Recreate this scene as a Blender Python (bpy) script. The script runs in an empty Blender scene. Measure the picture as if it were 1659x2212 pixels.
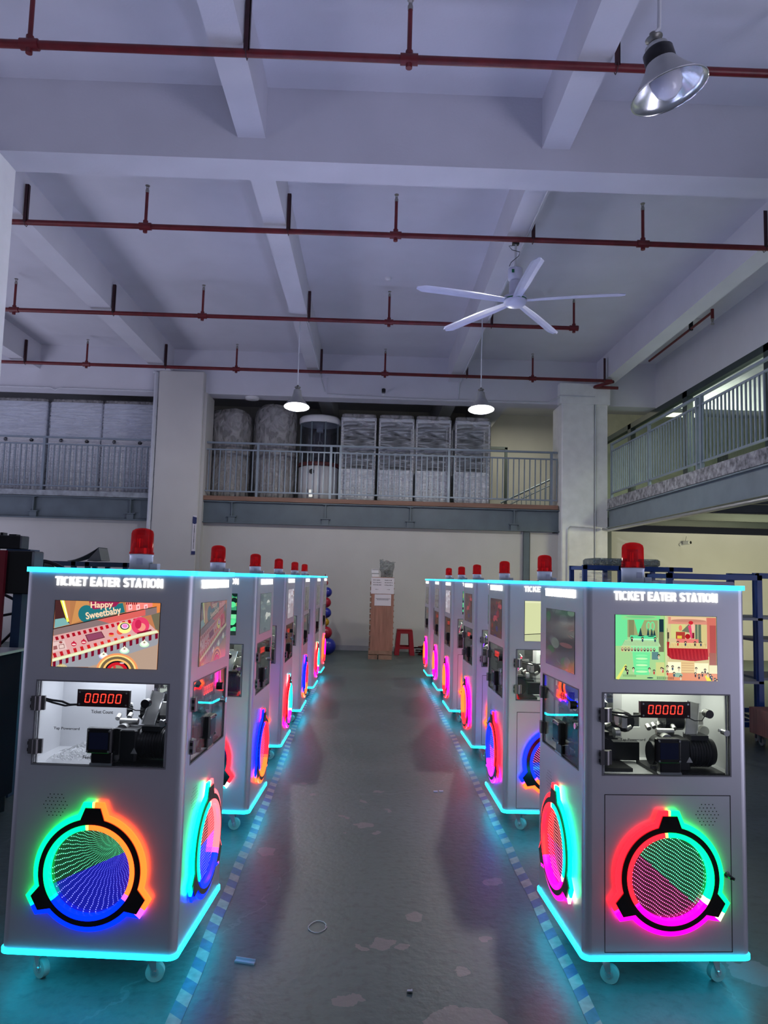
import bpy, math, random
from mathutils import Vector, Matrix
R = math.radians
PI = math.pi
sc = bpy.context.scene
col = sc.collection

# ------------------------------------------------------------------ camera
W_PX, H_PX, F_PX = 1659.0, 2212.0, 1588.0
cam_d = bpy.data.cameras.new('camera')
cam = bpy.data.objects.new('camera', cam_d)
col.objects.link(cam)
cam_d.sensor_fit = 'VERTICAL'
cam_d.sensor_height = 36.0
cam_d.lens = 36.0 * F_PX / H_PX
cam_d.clip_end = 200
pitch, roll, yaw = 0.09, 0.0269, 0.0176
cyw, syw = math.cos(yaw), math.sin(yaw)
fw = Vector((syw, cyw, 0)); rt = Vector((cyw, -syw, 0)); up = Vector((0, 0, 1))
f2 = fw * math.cos(pitch) + up * math.sin(pitch)
u2 = up * math.cos(pitch) - fw * math.sin(pitch)
r3 = rt * math.cos(roll) + u2 * math.sin(roll)
u3 = u2 * math.cos(roll) - rt * math.sin(roll)
cam.matrix_world = Matrix(((r3.x, u3.x, -f2.x, 0), (r3.y, u3.y, -f2.y, 0), (r3.z, u3.z, -f2.z, 1.5), (0, 0, 0, 1)))
sc.camera = cam

# ------------------------------------------------------------------ world, exposure
wd = bpy.data.worlds.new('world'); sc.world = wd; wd.use_nodes = True
wn = wd.node_tree
wn.nodes['Background'].inputs[0].default_value = (0.58, 0.60, 0.72, 1)
wn.nodes['Background'].inputs[1].default_value = 0.10
sc.view_settings.view_transform = 'Standard'
sc.view_settings.look = 'None'
sc.view_settings.gamma = 1
sc.view_settings.use_curve_mapping = False
sc.view_settings.exposure = 0.38
sc.cycles.use_denoising = True
sc.cycles.max_bounces = 8
sc.cycles.transparent_max_bounces = 16
sc.cycles.sample_clamp_indirect = 4
sc.cycles.caustics_reflective = False
sc.cycles.caustics_refractive = False


def area(name, loc, target, sx, sy, power, color):
    d = bpy.data.lights.new(name, 'AREA'); d.shape = 'RECTANGLE'; d.size = sx; d.size_y = sy
    d.energy = power; d.color = color
    o = bpy.data.objects.new(name, d); col.objects.link(o); o.location = loc
    v = Vector(target) - Vector(loc)
    o.rotation_euler = v.to_track_quat('-Z', 'Y').to_euler()
    return o


# added uplights brightening the ceiling: behind the camera, left bay and right bay
area('fill_uplight_behind', (0, -6.0, 0.03), (0, -6.0, 5), 14.0, 5.5, 20, (0.80, 0.79, 1.0))
area('fill_uplight_left', (-10.6, 6.0, 0.03), (-10.6, 6.0, 5), 4.0, 17.0, 480, (0.76, 0.76, 1.0))
area('fill_uplight_right', (9.5, -2.5, 0.03), (9.5, -2.5, 5), 7.0, 9.5, 850, (0.80, 0.78, 1.0))
# fluorescent light under the right gallery, in the office behind the glazing and in the upper back room
area('gallery_lamp', (7.5, 11.5, 2.45), (7.5, 13.5, 0), 2.0, 0.5, 110, (1.0, 0.97, 0.58))
area('office_lamp', (7.2, 11.5, 6.1), (7.2, 11.5, 0), 1.2, 6.0, 380, (1.0, 0.99, 0.80))
area('upper_room_lamp', (3.9, 18.2, 5.9), (3.9, 18.3, 0), 1.2, 1.2, 40, (1.0, 0.97, 0.75))


# ------------------------------------------------------------------ materials
MATS = {}


def newmat(name):
    m = bpy.data.materials.new(name); m.use_nodes = True
    MATS[name] = m
    return m, m.node_tree, m.node_tree.nodes['Principled BSDF']


def mat(name, c, rough=0.6, metal=0.0, var=0.06, nscale=6.0, bump=0.0, bscale=60.0, emit=None, es=0.0, spec=0.5, stretch=None):
    if name in MATS: return MATS[name]
    m, t, b = newmat(name)
    b.inputs['Roughness'].default_value = rough
    b.inputs['Metallic'].default_value = metal
    b.inputs['Specular IOR Level'].default_value = spec
    tc = t.nodes.new('ShaderNodeTexCoord')
    src = tc.outputs['Object']
    if stretch:
        mp = t.nodes.new('ShaderNodeMapping'); mp.inputs['Scale'].default_value = stretch
        t.links.new(src, mp.inputs['Vector']); src = mp.outputs['Vector']
    n = t.nodes.new('ShaderNodeTexNoise'); n.inputs['Scale'].default_value = nscale; n.inputs['Detail'].default_value = 5
    t.links.new(src, n.inputs['Vector'])
    r = t.nodes.new('ShaderNodeValToRGB')
    r.color_ramp.elements[0].position = 0.3; r.color_ramp.elements[1].position = 0.7
    r.color_ramp.elements[0].color = [max(0, x * (1 - var)) for x in c] + [1]
    r.color_ramp.elements[1].color = [min(1, x * (1 + var)) for x in c] + [1]
    t.links.new(n.outputs['Fac'], r.inputs['Fac'])
    t.links.new(r.outputs['Color'], b.inputs['Base Color'])
    if bump:
        n2 = t.nodes.new('ShaderNodeTexNoise'); n2.inputs['Scale'].default_value = bscale; n2.inputs['Detail'].default_value = 4
        t.links.new(src, n2.inputs['Vector'])
        bp = t.nodes.new('ShaderNodeBump'); bp.inputs['Strength'].default_value = bump; bp.inputs['Distance'].default_value = 0.01
        t.links.new(n2.outputs['Fac'], bp.inputs['Height']); t.links.new(bp.outputs['Normal'], b.inputs['Normal'])
    if emit:
        b.inputs['Emission Color'].default_value = (*emit, 1); b.inputs['Emission Strength'].default_value = es
    return m


def attr_mat(name, strength, rough=0.3, base=0.0):
    """light-emitting surface whose LED colours are stored per face"""
    m, t, b = newmat(name)
    a = t.nodes.new('ShaderNodeAttribute'); a.attribute_name = 'led'
    t.links.new(a.outputs['Color'], b.inputs['Emission Color'])
    b.inputs['Emission Strength'].default_value = strength
    b.inputs['Base Color'].default_value = (base, base, base, 1)
    b.inputs['Roughness'].default_value = rough
    return m


def glass_mat(name, tint, ior=1.5, gl=1.0, rough=0.0, base_mix=0.0):
    m, t, b = newmat(name)
    t.nodes.remove(b)
    out = t.nodes['Material Output']
    tr = t.nodes.new('ShaderNodeBsdfTransparent'); tr.inputs[0].default_value = (*tint, 1)
    g = t.nodes.new('ShaderNodeBsdfGlossy'); g.inputs['Roughness'].default_value = rough
    ge = t.nodes.new('ShaderNodeNewGeometry'); dt = t.nodes.new('ShaderNodeVectorMath'); dt.operation = 'DOT_PRODUCT'
    t.links.new(ge.outputs['Incoming'], dt.inputs[0]); t.links.new(ge.outputs['Normal'], dt.inputs[1])
    ab = t.nodes.new('ShaderNodeMath'); ab.operation = 'ABSOLUTE'; t.links.new(dt.outputs['Value'], ab.inputs[0])
    om = t.nodes.new('ShaderNodeMath'); om.operation = 'SUBTRACT'; om.inputs[0].default_value = 1.0; t.links.new(ab.outputs[0], om.inputs[1])
    pw = t.nodes.new('ShaderNodeMath'); pw.operation = 'POWER'; pw.inputs[1].default_value = 5.0; t.links.new(om.outputs[0], pw.inputs[0])
    fr = t.nodes.new('ShaderNodeMath'); fr.operation = 'MULTIPLY_ADD'; fr.inputs[1].default_value = 0.96; fr.inputs[2].default_value = 0.035; t.links.new(pw.outputs[0], fr.inputs[0])
    mx = t.nodes.new('ShaderNodeMixShader')
    mul = t.nodes.new('ShaderNodeMath'); mul.operation = 'MULTIPLY_ADD'; mul.use_clamp = True
    mul.inputs[1].default_value = gl; mul.inputs[2].default_value = base_mix
    t.links.new(fr.outputs[0], mul.inputs[0]); t.links.new(mul.outputs[0], mx.inputs[0])
    t.links.new(tr.outputs[0], mx.inputs[1]); t.links.new(g.outputs[0], mx.inputs[2])
    t.links.new(mx.outputs[0], out.inputs['Surface'])
    return m


def wrap_mat(name, tint, op, bscale=14.0, stretch=(1, 1, 6), bd=0.06):
    """crinkled stretch film"""
    m, t, b = newmat(name)
    out = t.nodes['Material Output']
    b.inputs['Base Color'].default_value = (*tint, 1); b.inputs['Roughness'].default_value = 0.10
    tc = t.nodes.new('ShaderNodeTexCoord'); mp = t.nodes.new('ShaderNodeMapping'); mp.inputs['Scale'].default_value = stretch
    mp.inputs['Rotation'].default_value = (0, 0.15, 0.1)
    n = t.nodes.new('ShaderNodeTexNoise'); n.inputs['Scale'].default_value = bscale; n.inputs['Detail'].default_value = 3; n.inputs['Distortion'].default_value = 2.0
    t.links.new(tc.outputs['Object'], mp.inputs[0]); t.links.new(mp.outputs[0], n.inputs['Vector'])
    bp = t.nodes.new('ShaderNodeBump'); bp.inputs['Strength'].default_value = 1.0; bp.inputs['Distance'].default_value = bd
    t.links.new(n.outputs['Fac'], bp.inputs['Height']); t.links.new(bp.outputs['Normal'], b.inputs['Normal'])
    tr = t.nodes.new('ShaderNodeBsdfTransparent')
    mx = t.nodes.new('ShaderNodeMixShader')
    rr = t.nodes.new('ShaderNodeMapRange'); rr.inputs[1].default_value = 0.35; rr.inputs[2].default_value = 0.65
    rr.inputs[3].default_value = max(0, op - 0.25); rr.inputs[4].default_value = min(1, op + 0.25)
    t.links.new(n.outputs['Fac'], rr.inputs[0]); t.links.new(rr.outputs[0], mx.inputs[0])
    t.links.new(tr.outputs[0], mx.inputs[1]); t.links.new(b.outputs[0], mx.inputs[2])
    t.links.new(mx.outputs[0], out.inputs['Surface'])
    return m


PLASTER = mat('white_plaster', (0.60, 0.60, 0.66), 0.9, var=0.04, nscale=1.5, bump=0.15, bscale=40)
WALLW = mat('wall_paint', (0.52, 0.51, 0.50), 0.85, var=0.05, nscale=1.2, bump=0.12, bscale=30)
REDPIPE = mat('red_pipe_paint', (0.13, 0.010, 0.014), 0.4, var=0.25, nscale=9, bump=0.1)
DARKIRON = mat('dark_red_iron', (0.035, 0.008, 0.012), 0.5, var=0.3, nscale=20)
BRASS = mat('sprinkler_metal', (0.35, 0.33, 0.30), 0.35, 0.9)
STEEL = mat('grey_steel_paint', (0.10, 0.13, 0.155), 0.45, var=0.12, nscale=3)
STEELD = mat('dark_steel_paint', (0.035, 0.05, 0.055), 0.5, var=0.15, nscale=3)
RAIL = mat('galvanised_rail', (0.22, 0.265, 0.32), 0.4, 0.2, var=0.08, nscale=8)
TIMBER = mat('brown_edge_board', (0.22, 0.12, 0.085), 0.7, var=0.15, nscale=4, stretch=(0.4, 3, 3))
FILM = mat('silver_film', (0.3, 0.33, 0.36), 0.3, 0.3, var=0.3, nscale=9, bump=0.6, bscale=20)
CONC = mat('raw_concrete', (0.27, 0.27, 0.29), 0.95, var=0.6, nscale=14, bump=0.9, bscale=40)
CONDUIT = mat('white_conduit', (0.55, 0.57, 0.62), 0.5, var=0.05)
BODY = mat('pale_grey_powder_coat', (0.70, 0.70, 0.77), 0.36, 0.55, var=0.03, nscale=3, bump=0.04, bscale=900)
INNER = mat('white_cabinet_lining', (0.72, 0.73, 0.76), 0.42, 0.25, var=0.03)
INNERD = mat('dark_grey_plate', (0.09, 0.10, 0.11), 0.35, 0.3, var=0.2, nscale=5)
BLACK = mat('black_plastic', (0.008, 0.008, 0.010), 0.25, var=0.3)
BLACKM = mat('black_metal', (0.012, 0.012, 0.015), 0.35, 0.4, var=0.3, nscale=10)
CHROME = mat('bright_chrome', (0.75, 0.75, 0.76), 0.15, 1.0, var=0.05)
ALU = mat('brushed_aluminium', (0.55, 0.55, 0.54), 0.35, 0.8, var=0.08, nscale=20, stretch=(1, 8, 1))
GUN = mat('gunmetal_hinge', (0.22, 0.21, 0.22), 0.3, 0.9, var=0.1)
PLATE = mat('black_acrylic_ring', (0.012, 0.010, 0.010), 0.12, var=0.2)
SEAM = mat('dark_seam', (0.02, 0.02, 0.022), 0.8)
WHITEPL = mat('white_plastic', (0.66, 0.66, 0.68), 0.4, var=0.04)
RUBBER = mat('pale_wheel_rubber', (0.30, 0.30, 0.28), 0.6, var=0.1)
REDD = mat('dark_red_plastic', (0.16, 0.003, 0.01), 0.15, var=0.2)
SIGNL = mat('lit_sign_letters', (0.9, 0.9, 0.85), 0.4, emit=(1.0, 0.97, 0.88), es=1.25)
DIGIT = mat('red_led_segments', (0.1, 0.0, 0.0), 0.4, emit=(1.0, 0.035, 0.02), es=2.4)
CYAN = mat('cyan_led_acrylic', (0.05, 0.2, 0.25), 0.3, emit=(0.014, 0.44, 0.85), es=4.2)
UPLIGHT = mat('added_ceiling_uplight', (0.3, 0.3, 0.35), 0.4, emit=(0.60, 0.60, 1.0), es=17.0)  # added on the machine tops to throw violet light on the ceiling
CYANB = mat('aqua_led_acrylic', (0.05, 0.2, 0.2), 0.3, emit=(0.003, 0.54, 0.80), es=11.0)
INKB = mat('black_ink', (0.02, 0.02, 0.03), 0.7)
INKBLUE = mat('navy_print', (0.02, 0.03, 0.12), 0.6)
PAPER = mat('white_paper', (0.66, 0.63, 0.68), 0.8, var=0.03)
PLY = mat('plywood', (0.33, 0.16, 0.115), 0.7, var=0.22, nscale=5, stretch=(5, 5, 0.5))
PALLET = mat('rough_pallet_wood', (0.28, 0.17, 0.12), 0.85, var=0.3, nscale=8, bump=0.3)
REDPL = mat('red_stool_plastic', (0.30, 0.006, 0.012), 0.35, var=0.1)
BLUEM = mat('blue_rack_paint', (0.006, 0.05, 0.22), 0.35, var=0.15)
DBLUE = mat('dark_blue_frame', (0.01, 0.035, 0.08), 0.45, var=0.2)
SHELF = mat('grey_shelf_board', (0.30, 0.32, 0.34), 0.5)
PALEBOX = mat('pale_box_card', (0.50, 0.50, 0.62), 0.6, var=0.05)
LAMPG = mat('lamp_cap_grey', (0.17, 0.17, 0.16), 0.4, 0.4)
REFLECT = mat('polished_reflector', (0.72, 0.74, 0.78), 0.25, 0.85, var=0.25, nscale=9)
SHADEW = mat('spun_metal_shade', (0.42, 0.43, 0.42), 0.35, 0.6)
BULBON = mat('lit_bulb', (1, 1, 1), 0.4, emit=(1.0, 1.0, 0.90), es=14.0)
BULBOFF = mat('milky_unlit_bulb', (0.62, 0.62, 0.72), 0.15)
FANW = mat('fan_white_enamel', (0.56, 0.58, 0.74), 0.35, var=0.05)
GREENM = mat('green_trim', (0.0, 0.12, 0.05), 0.5)
YEL = mat('yellow_label', (0.5, 0.30, 0.03), 0.5)
REDM = mat('red_painted_post', (0.20, 0.01, 0.02), 0.4, var=0.2)
TAPEB = mat('blue_tape_stripe', (0.06, 0.07, 0.18), 0.45, var=0.25, nscale=25)
TAPEW = mat('cream_tape_stripe', (0.30, 0.25, 0.24), 0.45, var=0.25, nscale=25)
GLASS = glass_mat('window_glass', (0.97, 0.98, 0.98), 1.52, 1.25)
OFFGL = glass_mat('office_glass', (0.85, 0.92, 0.88), 1.45, 0.8)
MIRROR = mat('two_way_mirror', (0.03, 0.03, 0.035), 0.04, 0.9, var=0.0)
WRAP = wrap_mat('stretch_film_clear', (0.75, 0.78, 0.86), 0.27, 2.6, (.7, .7, 3.5), .05)
WRAPD = wrap_mat('stretch_film_thick', (0.44, 0.43, 0.44), 0.62, 3.0, (1.6, 1.6, 1.0))
WRAPS = wrap_mat('stretch_film_white', (0.80, 0.83, 0.90), 0.26, 2.0, (0.6, 0.6, 5), 0.05)
BAGF = wrap_mat('clear_plastic_bag', (0.75, 0.77, 0.80), 0.45, 30.0, (1, 1, 1))
GLOW = attr_mat('rgb_led_acrylic', 4.5)
DOTS = attr_mat('led_point_reflections', 3.0)  # reflected LEDs of the mirror drawn as glowing dots
SCREEN = attr_mat('screen_pixels', 0.85, 0.12)
SCREEND = attr_mat('washed_screen_pixels', 0.22, 0.1, 0.25)  # grey base imitates reflections washing out the side screen
BALLR = mat('red_ball', (0.35, 0.01, 0.03), 0.3); BALLB = mat('blue_ball', (0.02, 0.03, 0.30), 0.3); BALLY = mat('yellow_ball', (0.5, 0.30, 0.02), 0.3)


def dome_mat():
    m, t, b = newmat('red_beacon_plastic')
    out = t.nodes['Material Output']
    b.inputs['Base Color'].default_value = (0.20, 0.003, 0.006, 1); b.inputs['Roughness'].default_value = 0.12
    tr = t.nodes.new('ShaderNodeBsdfTransparent'); tr.inputs[0].default_value = (0.97, 0.09, 0.08, 1)
    mx = t.nodes.new('ShaderNodeMixShader')
    tc = t.nodes.new('ShaderNodeTexCoord'); w = t.nodes.new('ShaderNodeTexWave'); w.wave_type = 'RINGS'; w.rings_direction = 'Z'
    mx.inputs[0].default_value = 0.28
    n_ = t.nodes.new('ShaderNodeTexWave'); n_.inputs['Scale'].default_value = 45; n_.bands_direction = 'X'; t.links.new(tc.outputs['Object'], n_.inputs['Vector'])
    bp = t.nodes.new('ShaderNodeBump'); bp.inputs['Strength'].default_value = .3; bp.inputs['Distance'].default_value = .002; t.links.new(n_.outputs['Fac'], bp.inputs['Height']); t.links.new(bp.outputs['Normal'], b.inputs['Normal'])
    t.links.new(tr.outputs[0], mx.inputs[1]); t.links.new(b.outputs[0], mx.inputs[2]); t.links.new(mx.outputs[0], out.inputs['Surface'])
    t.nodes.remove(w)
    return m


DOME = dome_mat()


def floor_mat():
    m, t, b = newmat('worn_green_floor_paint')
    N = t.nodes.new; L = t.links.new
    tc = N('ShaderNodeTexCoord'); O = tc.outputs['Object']
    n1 = N('ShaderNodeTexNoise'); n1.inputs['Scale'].default_value = 1.3; n1.inputs['Detail'].default_value = 9; n1.inputs['Roughness'].default_value = 0.68
    L(O, n1.inputs['Vector'])
    r1 = N('ShaderNodeValToRGB'); e = r1.color_ramp.elements
    e[0].position = 0.32; e[0].color = (0.038, 0.066, 0.066, 1); e[1].position = 0.7; e[1].color = (0.085, 0.112, 0.112, 1)
    L(n1.outputs['Fac'], r1.inputs['Fac'])
    # grime
    n2 = N('ShaderNodeTexNoise'); n2.inputs['Scale'].default_value = 22; n2.inputs['Detail'].default_value = 8
    L(O, n2.inputs['Vector'])
    r2 = N('ShaderNodeValToRGB'); r2.color_ramp.elements[0].position = 0.30; r2.color_ramp.elements[1].position = 0.5
    r2.color_ramp.elements[0].color = (0.45, 0.45, 0.45, 1)
    L(n2.outputs['Fac'], r2.inputs['Fac'])
    mg = N('ShaderNodeMix'); mg.data_type = 'RGBA'; mg.blend_type = 'MULTIPLY'; mg.inputs[0].default_value = 0.6
    L(r1.outputs[0], mg.inputs[6]); L(r2.outputs[0], mg.inputs[7])
    cur = mg.outputs[2]
    # flaked patches showing screed: distorted discs and small random flakes
    dn = N('ShaderNodeTexNoise'); dn.inputs['Scale'].default_value = 9; dn.inputs['Detail'].default_value = 5
    L(O, dn.inputs['Vector'])
    sub = N('ShaderNodeVectorMath'); sub.operation = 'SUBTRACT'; sub.inputs[1].default_value = (0.5, 0.5, 0.5); L(dn.outputs['Color'], sub.inputs[0])
    scl = N('ShaderNodeVectorMath'); scl.operation = 'SCALE'; scl.inputs['Scale'].default_value = 0.16; L(sub.outputs[0], scl.inputs[0])
    add = N('ShaderNodeVectorMath'); add.operation = 'ADD'; L(O, add.inputs[0]); L(scl.outputs[0], add.inputs[1])
    acc = None
    P = [(0.25, 3.42, .05), (0.10, 3.19, .05), (0.19, 3.16, .035), (0.02, 3.14, .03), (-0.03, 2.77, .055), (0.42, 2.62, .11), (0.31, 2.66, .08), (0.40, 2.96, .03), (0.53, 3.23, .03),
         (0.66, 3.83, .05), (-0.52, 4.16, .05), (0.02, 4.62, .06), (0.08, 4.5, .03), (-0.12, 4.78, .03), (0.16, 4.9, .03), (0.0, 5.1, .035), (0.1, 5.35, .03), (-0.35, 5.25, .03), (-0.42, 5.5, .035), (1.55, 3.0, .09)]
    for (x, y, r) in P:
        d = N('ShaderNodeVectorMath'); d.operation = 'DISTANCE'; d.inputs[1].default_value = (x, y, 0); L(add.outputs[0], d.inputs[0])
        lt = N('ShaderNodeMath'); lt.operation = 'LESS_THAN'; lt.inputs[1].default_value = r; L(d.outputs['Value'], lt.inputs[0])
        if acc is None: acc = lt.outputs[0]
        else:
            mxm = N('ShaderNodeMath'); mxm.operation = 'MAXIMUM'; L(acc, mxm.inputs[0]); L(lt.outputs[0], mxm.inputs[1]); acc = mxm.outputs[0]
    n3 = N('ShaderNodeTexNoise'); n3.inputs['Scale'].default_value = 7; n3.inputs['Detail'].default_value = 4; n3.inputs['Roughness'].default_value = 0.6
    L(O, n3.inputs['Vector'])
    g3 = N('ShaderNodeMath'); g3.operation = 'GREATER_THAN'; g3.inputs[1].default_value = 0.73; L(n3.outputs['Fac'], g3.inputs[0])
    mm = N('ShaderNodeMath'); mm.operation = 'MAXIMUM'; L(acc, mm.inputs[0]); L(g3.outputs[0], mm.inputs[1])
    mp = N('ShaderNodeMix'); mp.data_type = 'RGBA'; L(mm.outputs[0], mp.inputs[0]); L(cur, mp.inputs[6]); mp.inputs[7].default_value = (0.17, 0.145, 0.15, 1)
    cur = mp.outputs[2]
    # thin pale scratches
    for k, (ang, sx, thr) in enumerate(((0.35, 0.22, .0035), (1.25, .2, .003))):
        mpg = N('ShaderNodeMapping'); mpg.inputs['Rotation'].default_value = (0, 0, ang); mpg.inputs['Location'].default_value = (k * 1.7, 0, 0); L(add.outputs[0], mpg.inputs[0])
        v = N('ShaderNodeTexNoise'); v.noise_dimensions = '2D'; v.inputs['Scale'].default_value = sx; v.inputs['Detail'].default_value = 1; L(mpg.outputs[0], v.inputs['Vector'])
        s = N('ShaderNodeMath'); s.operation = 'SUBTRACT'; s.inputs[1].default_value = 0.5; L(v.outputs['Fac'], s.inputs[0])
        a = N('ShaderNodeMath'); a.operation = 'ABSOLUTE'; L(s.outputs[0], a.inputs[0])
        l2 = N('ShaderNodeMath'); l2.operation = 'LESS_THAN'; l2.inputs[1].default_value = thr * 0.25; L(a.outputs[0], l2.inputs[0])
        f = N('ShaderNodeMath'); f.operation = 'MULTIPLY'; f.inputs[1].default_value = 0.14; L(l2.outputs[0], f.inputs[0])
        mq = N('ShaderNodeMix'); mq.data_type = 'RGBA'; L(f.outputs[0], mq.inputs[0]); L(cur, mq.inputs[6]); mq.inputs[7].default_value = (0.30, 0.32, 0.32, 1)
        cur = mq.outputs[2]
    L(cur, b.inputs['Base Color'])
    rr = N('ShaderNodeMapRange'); rr.inputs[3].default_value = 0.33; rr.inputs[4].default_value = 0.55; L(n1.outputs['Fac'], rr.inputs[0])
    L(rr.outputs[0], b.inputs['Roughness'])
    bp = N('ShaderNodeBump'); bp.inputs['Strength'].default_value = 0.35; bp.inputs['Distance'].default_value = 0.006
    n5 = N('ShaderNodeTexNoise'); n5.inputs['Scale'].default_value = 28; n5.inputs['Detail'].default_value = 6; L(O, n5.inputs['Vector'])
    L(n5.outputs['Fac'], bp.inputs['Height']); L(bp.outputs['Normal'], b.inputs['Normal'])
    return m


FLOOR = floor_mat()


# ------------------------------------------------------------------ mesh helpers
class MB:
    def __init__(self):
        self.v = []; self.f = []; self.m = []; self.s = []; self.c = []

    def add(self, vs, fs, mi=0, smooth=False, cols=None):
        o = len(self.v)
        self.v += [tuple(p) for p in vs]
        for i, f in enumerate(fs):
            self.f.append([o + k for k in f]); self.m.append(mi); self.s.append(smooth)
            self.c.append(cols[i] if cols else (1, 1, 1))
        return self

    def box(self, x0, x1, y0, y1, z0, z1, mi=0, M=None):
        x0, x1 = sorted((x0, x1)); y0, y1 = sorted((y0, y1)); z0, z1 = sorted((z0, z1))
        vs = [Vector(p) for p in ((x0, y0, z0), (x1, y0, z0), (x1, y1, z0), (x0, y1, z0), (x0, y0, z1), (x1, y0, z1), (x1, y1, z1), (x0, y1, z1))]
        if M is not None: vs = [M @ p for p in vs]
        return self.add(vs, [(0, 3, 2, 1), (4, 5, 6, 7), (0, 1, 5, 4), (1, 2, 6, 5), (2, 3, 7, 6), (3, 0, 4, 7)], mi)

    def bbox(self, x0, x1, y0, y1, z0, z1, b=0.01, mi=0):
        """box with bevelled vertical and top edges"""
        x0, x1 = sorted((x0, x1)); y0, y1 = sorted((y0, y1)); z0, z1 = sorted((z0, z1))
        def ring(z, i):
            a, c, d, e = x0 + i, x1 - i, y0 + i, y1 - i
            q = b
            return [(a + q, d, z), (c - q, d, z), (c, d + q, z), (c, e - q, z), (c - q, e, z), (a + q, e, z), (a, e - q, z), (a, d + q, z)]
        rings = [ring(z0, b * .5), ring(z0 + b * .5, 0), ring(z1 - b * .5, 0), ring(z1, b * .5)]
        vs = sum(rings, []); fs = []
        for k in range(3):
            for i in range(8):
                j = (i + 1) % 8
                fs.append((k * 8 + i, k * 8 + j, k * 8 + 8 + j, k * 8 + 8 + i))
        fs.append(tuple(range(7, -1, -1))); fs.append(tuple(range(24, 32)))
        return self.add(vs, fs, mi)

    def cyl(self, p0, p1, r, n=16, mi=0, r2=None, caps=True, smooth=True):
        p0 = Vector(p0); p1 = Vector(p1); r2 = r if r2 is None else r2
        d = (p1 - p0).normalized(); a = Vector((0, 0, 1)) if abs(d.z) < .9 else Vector((1, 0, 0))
        x = d.cross(a).normalized(); y = d.cross(x)
        vs = []
        for (p, q) in ((p0, r), (p1, r2)):
            for i in range(n):
                t = 2 * PI * i / n
                vs.append(p + (x * math.cos(t) + y * math.sin(t)) * q)
        self.add(vs, [(i, n + i, n + (i + 1) % n, (i + 1) % n) for i in range(n)], mi, smooth)
        if caps:
            if r > 1e-5: self.add(vs[:n], [tuple(range(n))], mi)
            if r2 > 1e-5: self.add(vs[n:], [tuple(range(n - 1, -1, -1))], mi)
        return self

    def tube(self, pts, r, n=8, mi=0):
        pts = [Vector(p) for p in pts]; rings = []; px = None
        for i, p in enumerate(pts):
            d = (pts[min(i + 1, len(pts) - 1)] - pts[max(i - 1, 0)]).normalized()
            if px is None:
                a = Vector((0, 0, 1)) if abs(d.z) < .9 else Vector((1, 0, 0)); px = d.cross(a).normalized()
            px = (px - d * px.dot(d)).normalized(); py = d.cross(px)
            rings.append([p + (px * math.cos(2 * PI * k / n) + py * math.sin(2 * PI * k / n)) * r for k in range(n)])
        vs = sum(rings, []); fs = []
        for i in range(len(pts) - 1):
            for k in range(n):
                fs.append((i * n + k, i * n + (k + 1) % n, (i + 1) * n + (k + 1) % n, (i + 1) * n + k))
        self.add(vs, fs, mi, True)
        self.add(rings[0], [tuple(range(n - 1, -1, -1))], mi); self.add(rings[-1], [tuple(range(n))], mi)
        return self

    def lathe(self, prof, n=32, mi=0, M=None, smooth=True, cols=None):
        """profile (r, z) turned about local z"""
        vs = []
        for (r, z) in prof:
            for k in range(n):
                t = 2 * PI * k / n
                vs.append(Vector((r * math.cos(t), r * math.sin(t), z)))
        if M is not None: vs = [M @ p for p in vs]
        fs = []; cs = []
        for i in range(len(prof) - 1):
            for k in range(n):
                fs.append((i * n + k, i * n + (k + 1) % n, (i + 1) * n + (k + 1) % n, (i + 1) * n + k))
                if cols: cs.append(cols((k + .5) * 360 / n))
        return self.add(vs, fs, mi, smooth, cs if cols else None)

    def prism(self, poly, z0, z1, mi=0, M=None):
        n = len(poly)
        vs = [Vector((x, y, z0)) for x, y in poly] + [Vector((x, y, z1)) for x, y in poly]
        if M is not None: vs = [M @ p for p in vs]
        self.add(vs, [tuple(range(n - 1, -1, -1)), tuple(range(n, 2 * n))] + [(i, (i + 1) % n, n + (i + 1) % n, n + i) for i in range(n)], mi)
        return self

    def mesh(self, name, mats):
        me = bpy.data.meshes.new(name)
        me.from_pydata(self.v, [], self.f)
        for m in (mats if isinstance(mats, (list, tuple)) else [mats]): me.materials.append(m)
        me.polygons.foreach_set('material_index', self.m)
        me.polygons.foreach_set('use_smooth', self.s)
        if any(c != (1, 1, 1) for c in self.c):
            a = me.color_attributes.new('led', 'FLOAT_COLOR', 'CORNER')
            k = 0
            for p, c in zip(me.polygons, self.c):
                for _ in range(p.loop_total):
                    a.data[k].color = (*c, 1); k += 1
        me.validate(); me.update()
        return me

    def build(self, name, mats, parent=None, **kw):
        return inst(name, self.mesh(name, mats), parent, **kw)


def inst(name, me, parent=None, loc=None, M=None, label=None):
    o = bpy.data.objects.new(name, me); col.objects.link(o)
    if parent is not None: o.parent = parent
    if M is not None: o.matrix_local = M
    if loc is not None: o.location = loc
    if label: o['label'] = label
    return o


def tag(o, label, cat, group=None, kind=None):
    o['label'] = label; o['category'] = cat
    if group: o['group'] = group
    if kind: o['kind'] = kind
    return o


def thing(name, label, cat, loc=(0, 0, 0), rz=0.0, group=None):
    o = bpy.data.objects.new(name, None); col.objects.link(o)
    o.empty_display_size = 0.1
    o.location = loc; o.rotation_euler = (0, 0, rz)
    return tag(o, label, cat, group)


def struct(name, mb, m, label=None):
    o = mb.build(name, m); o['kind'] = 'structure'
    if label: o['label'] = label
    return o


_txt = {}


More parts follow.
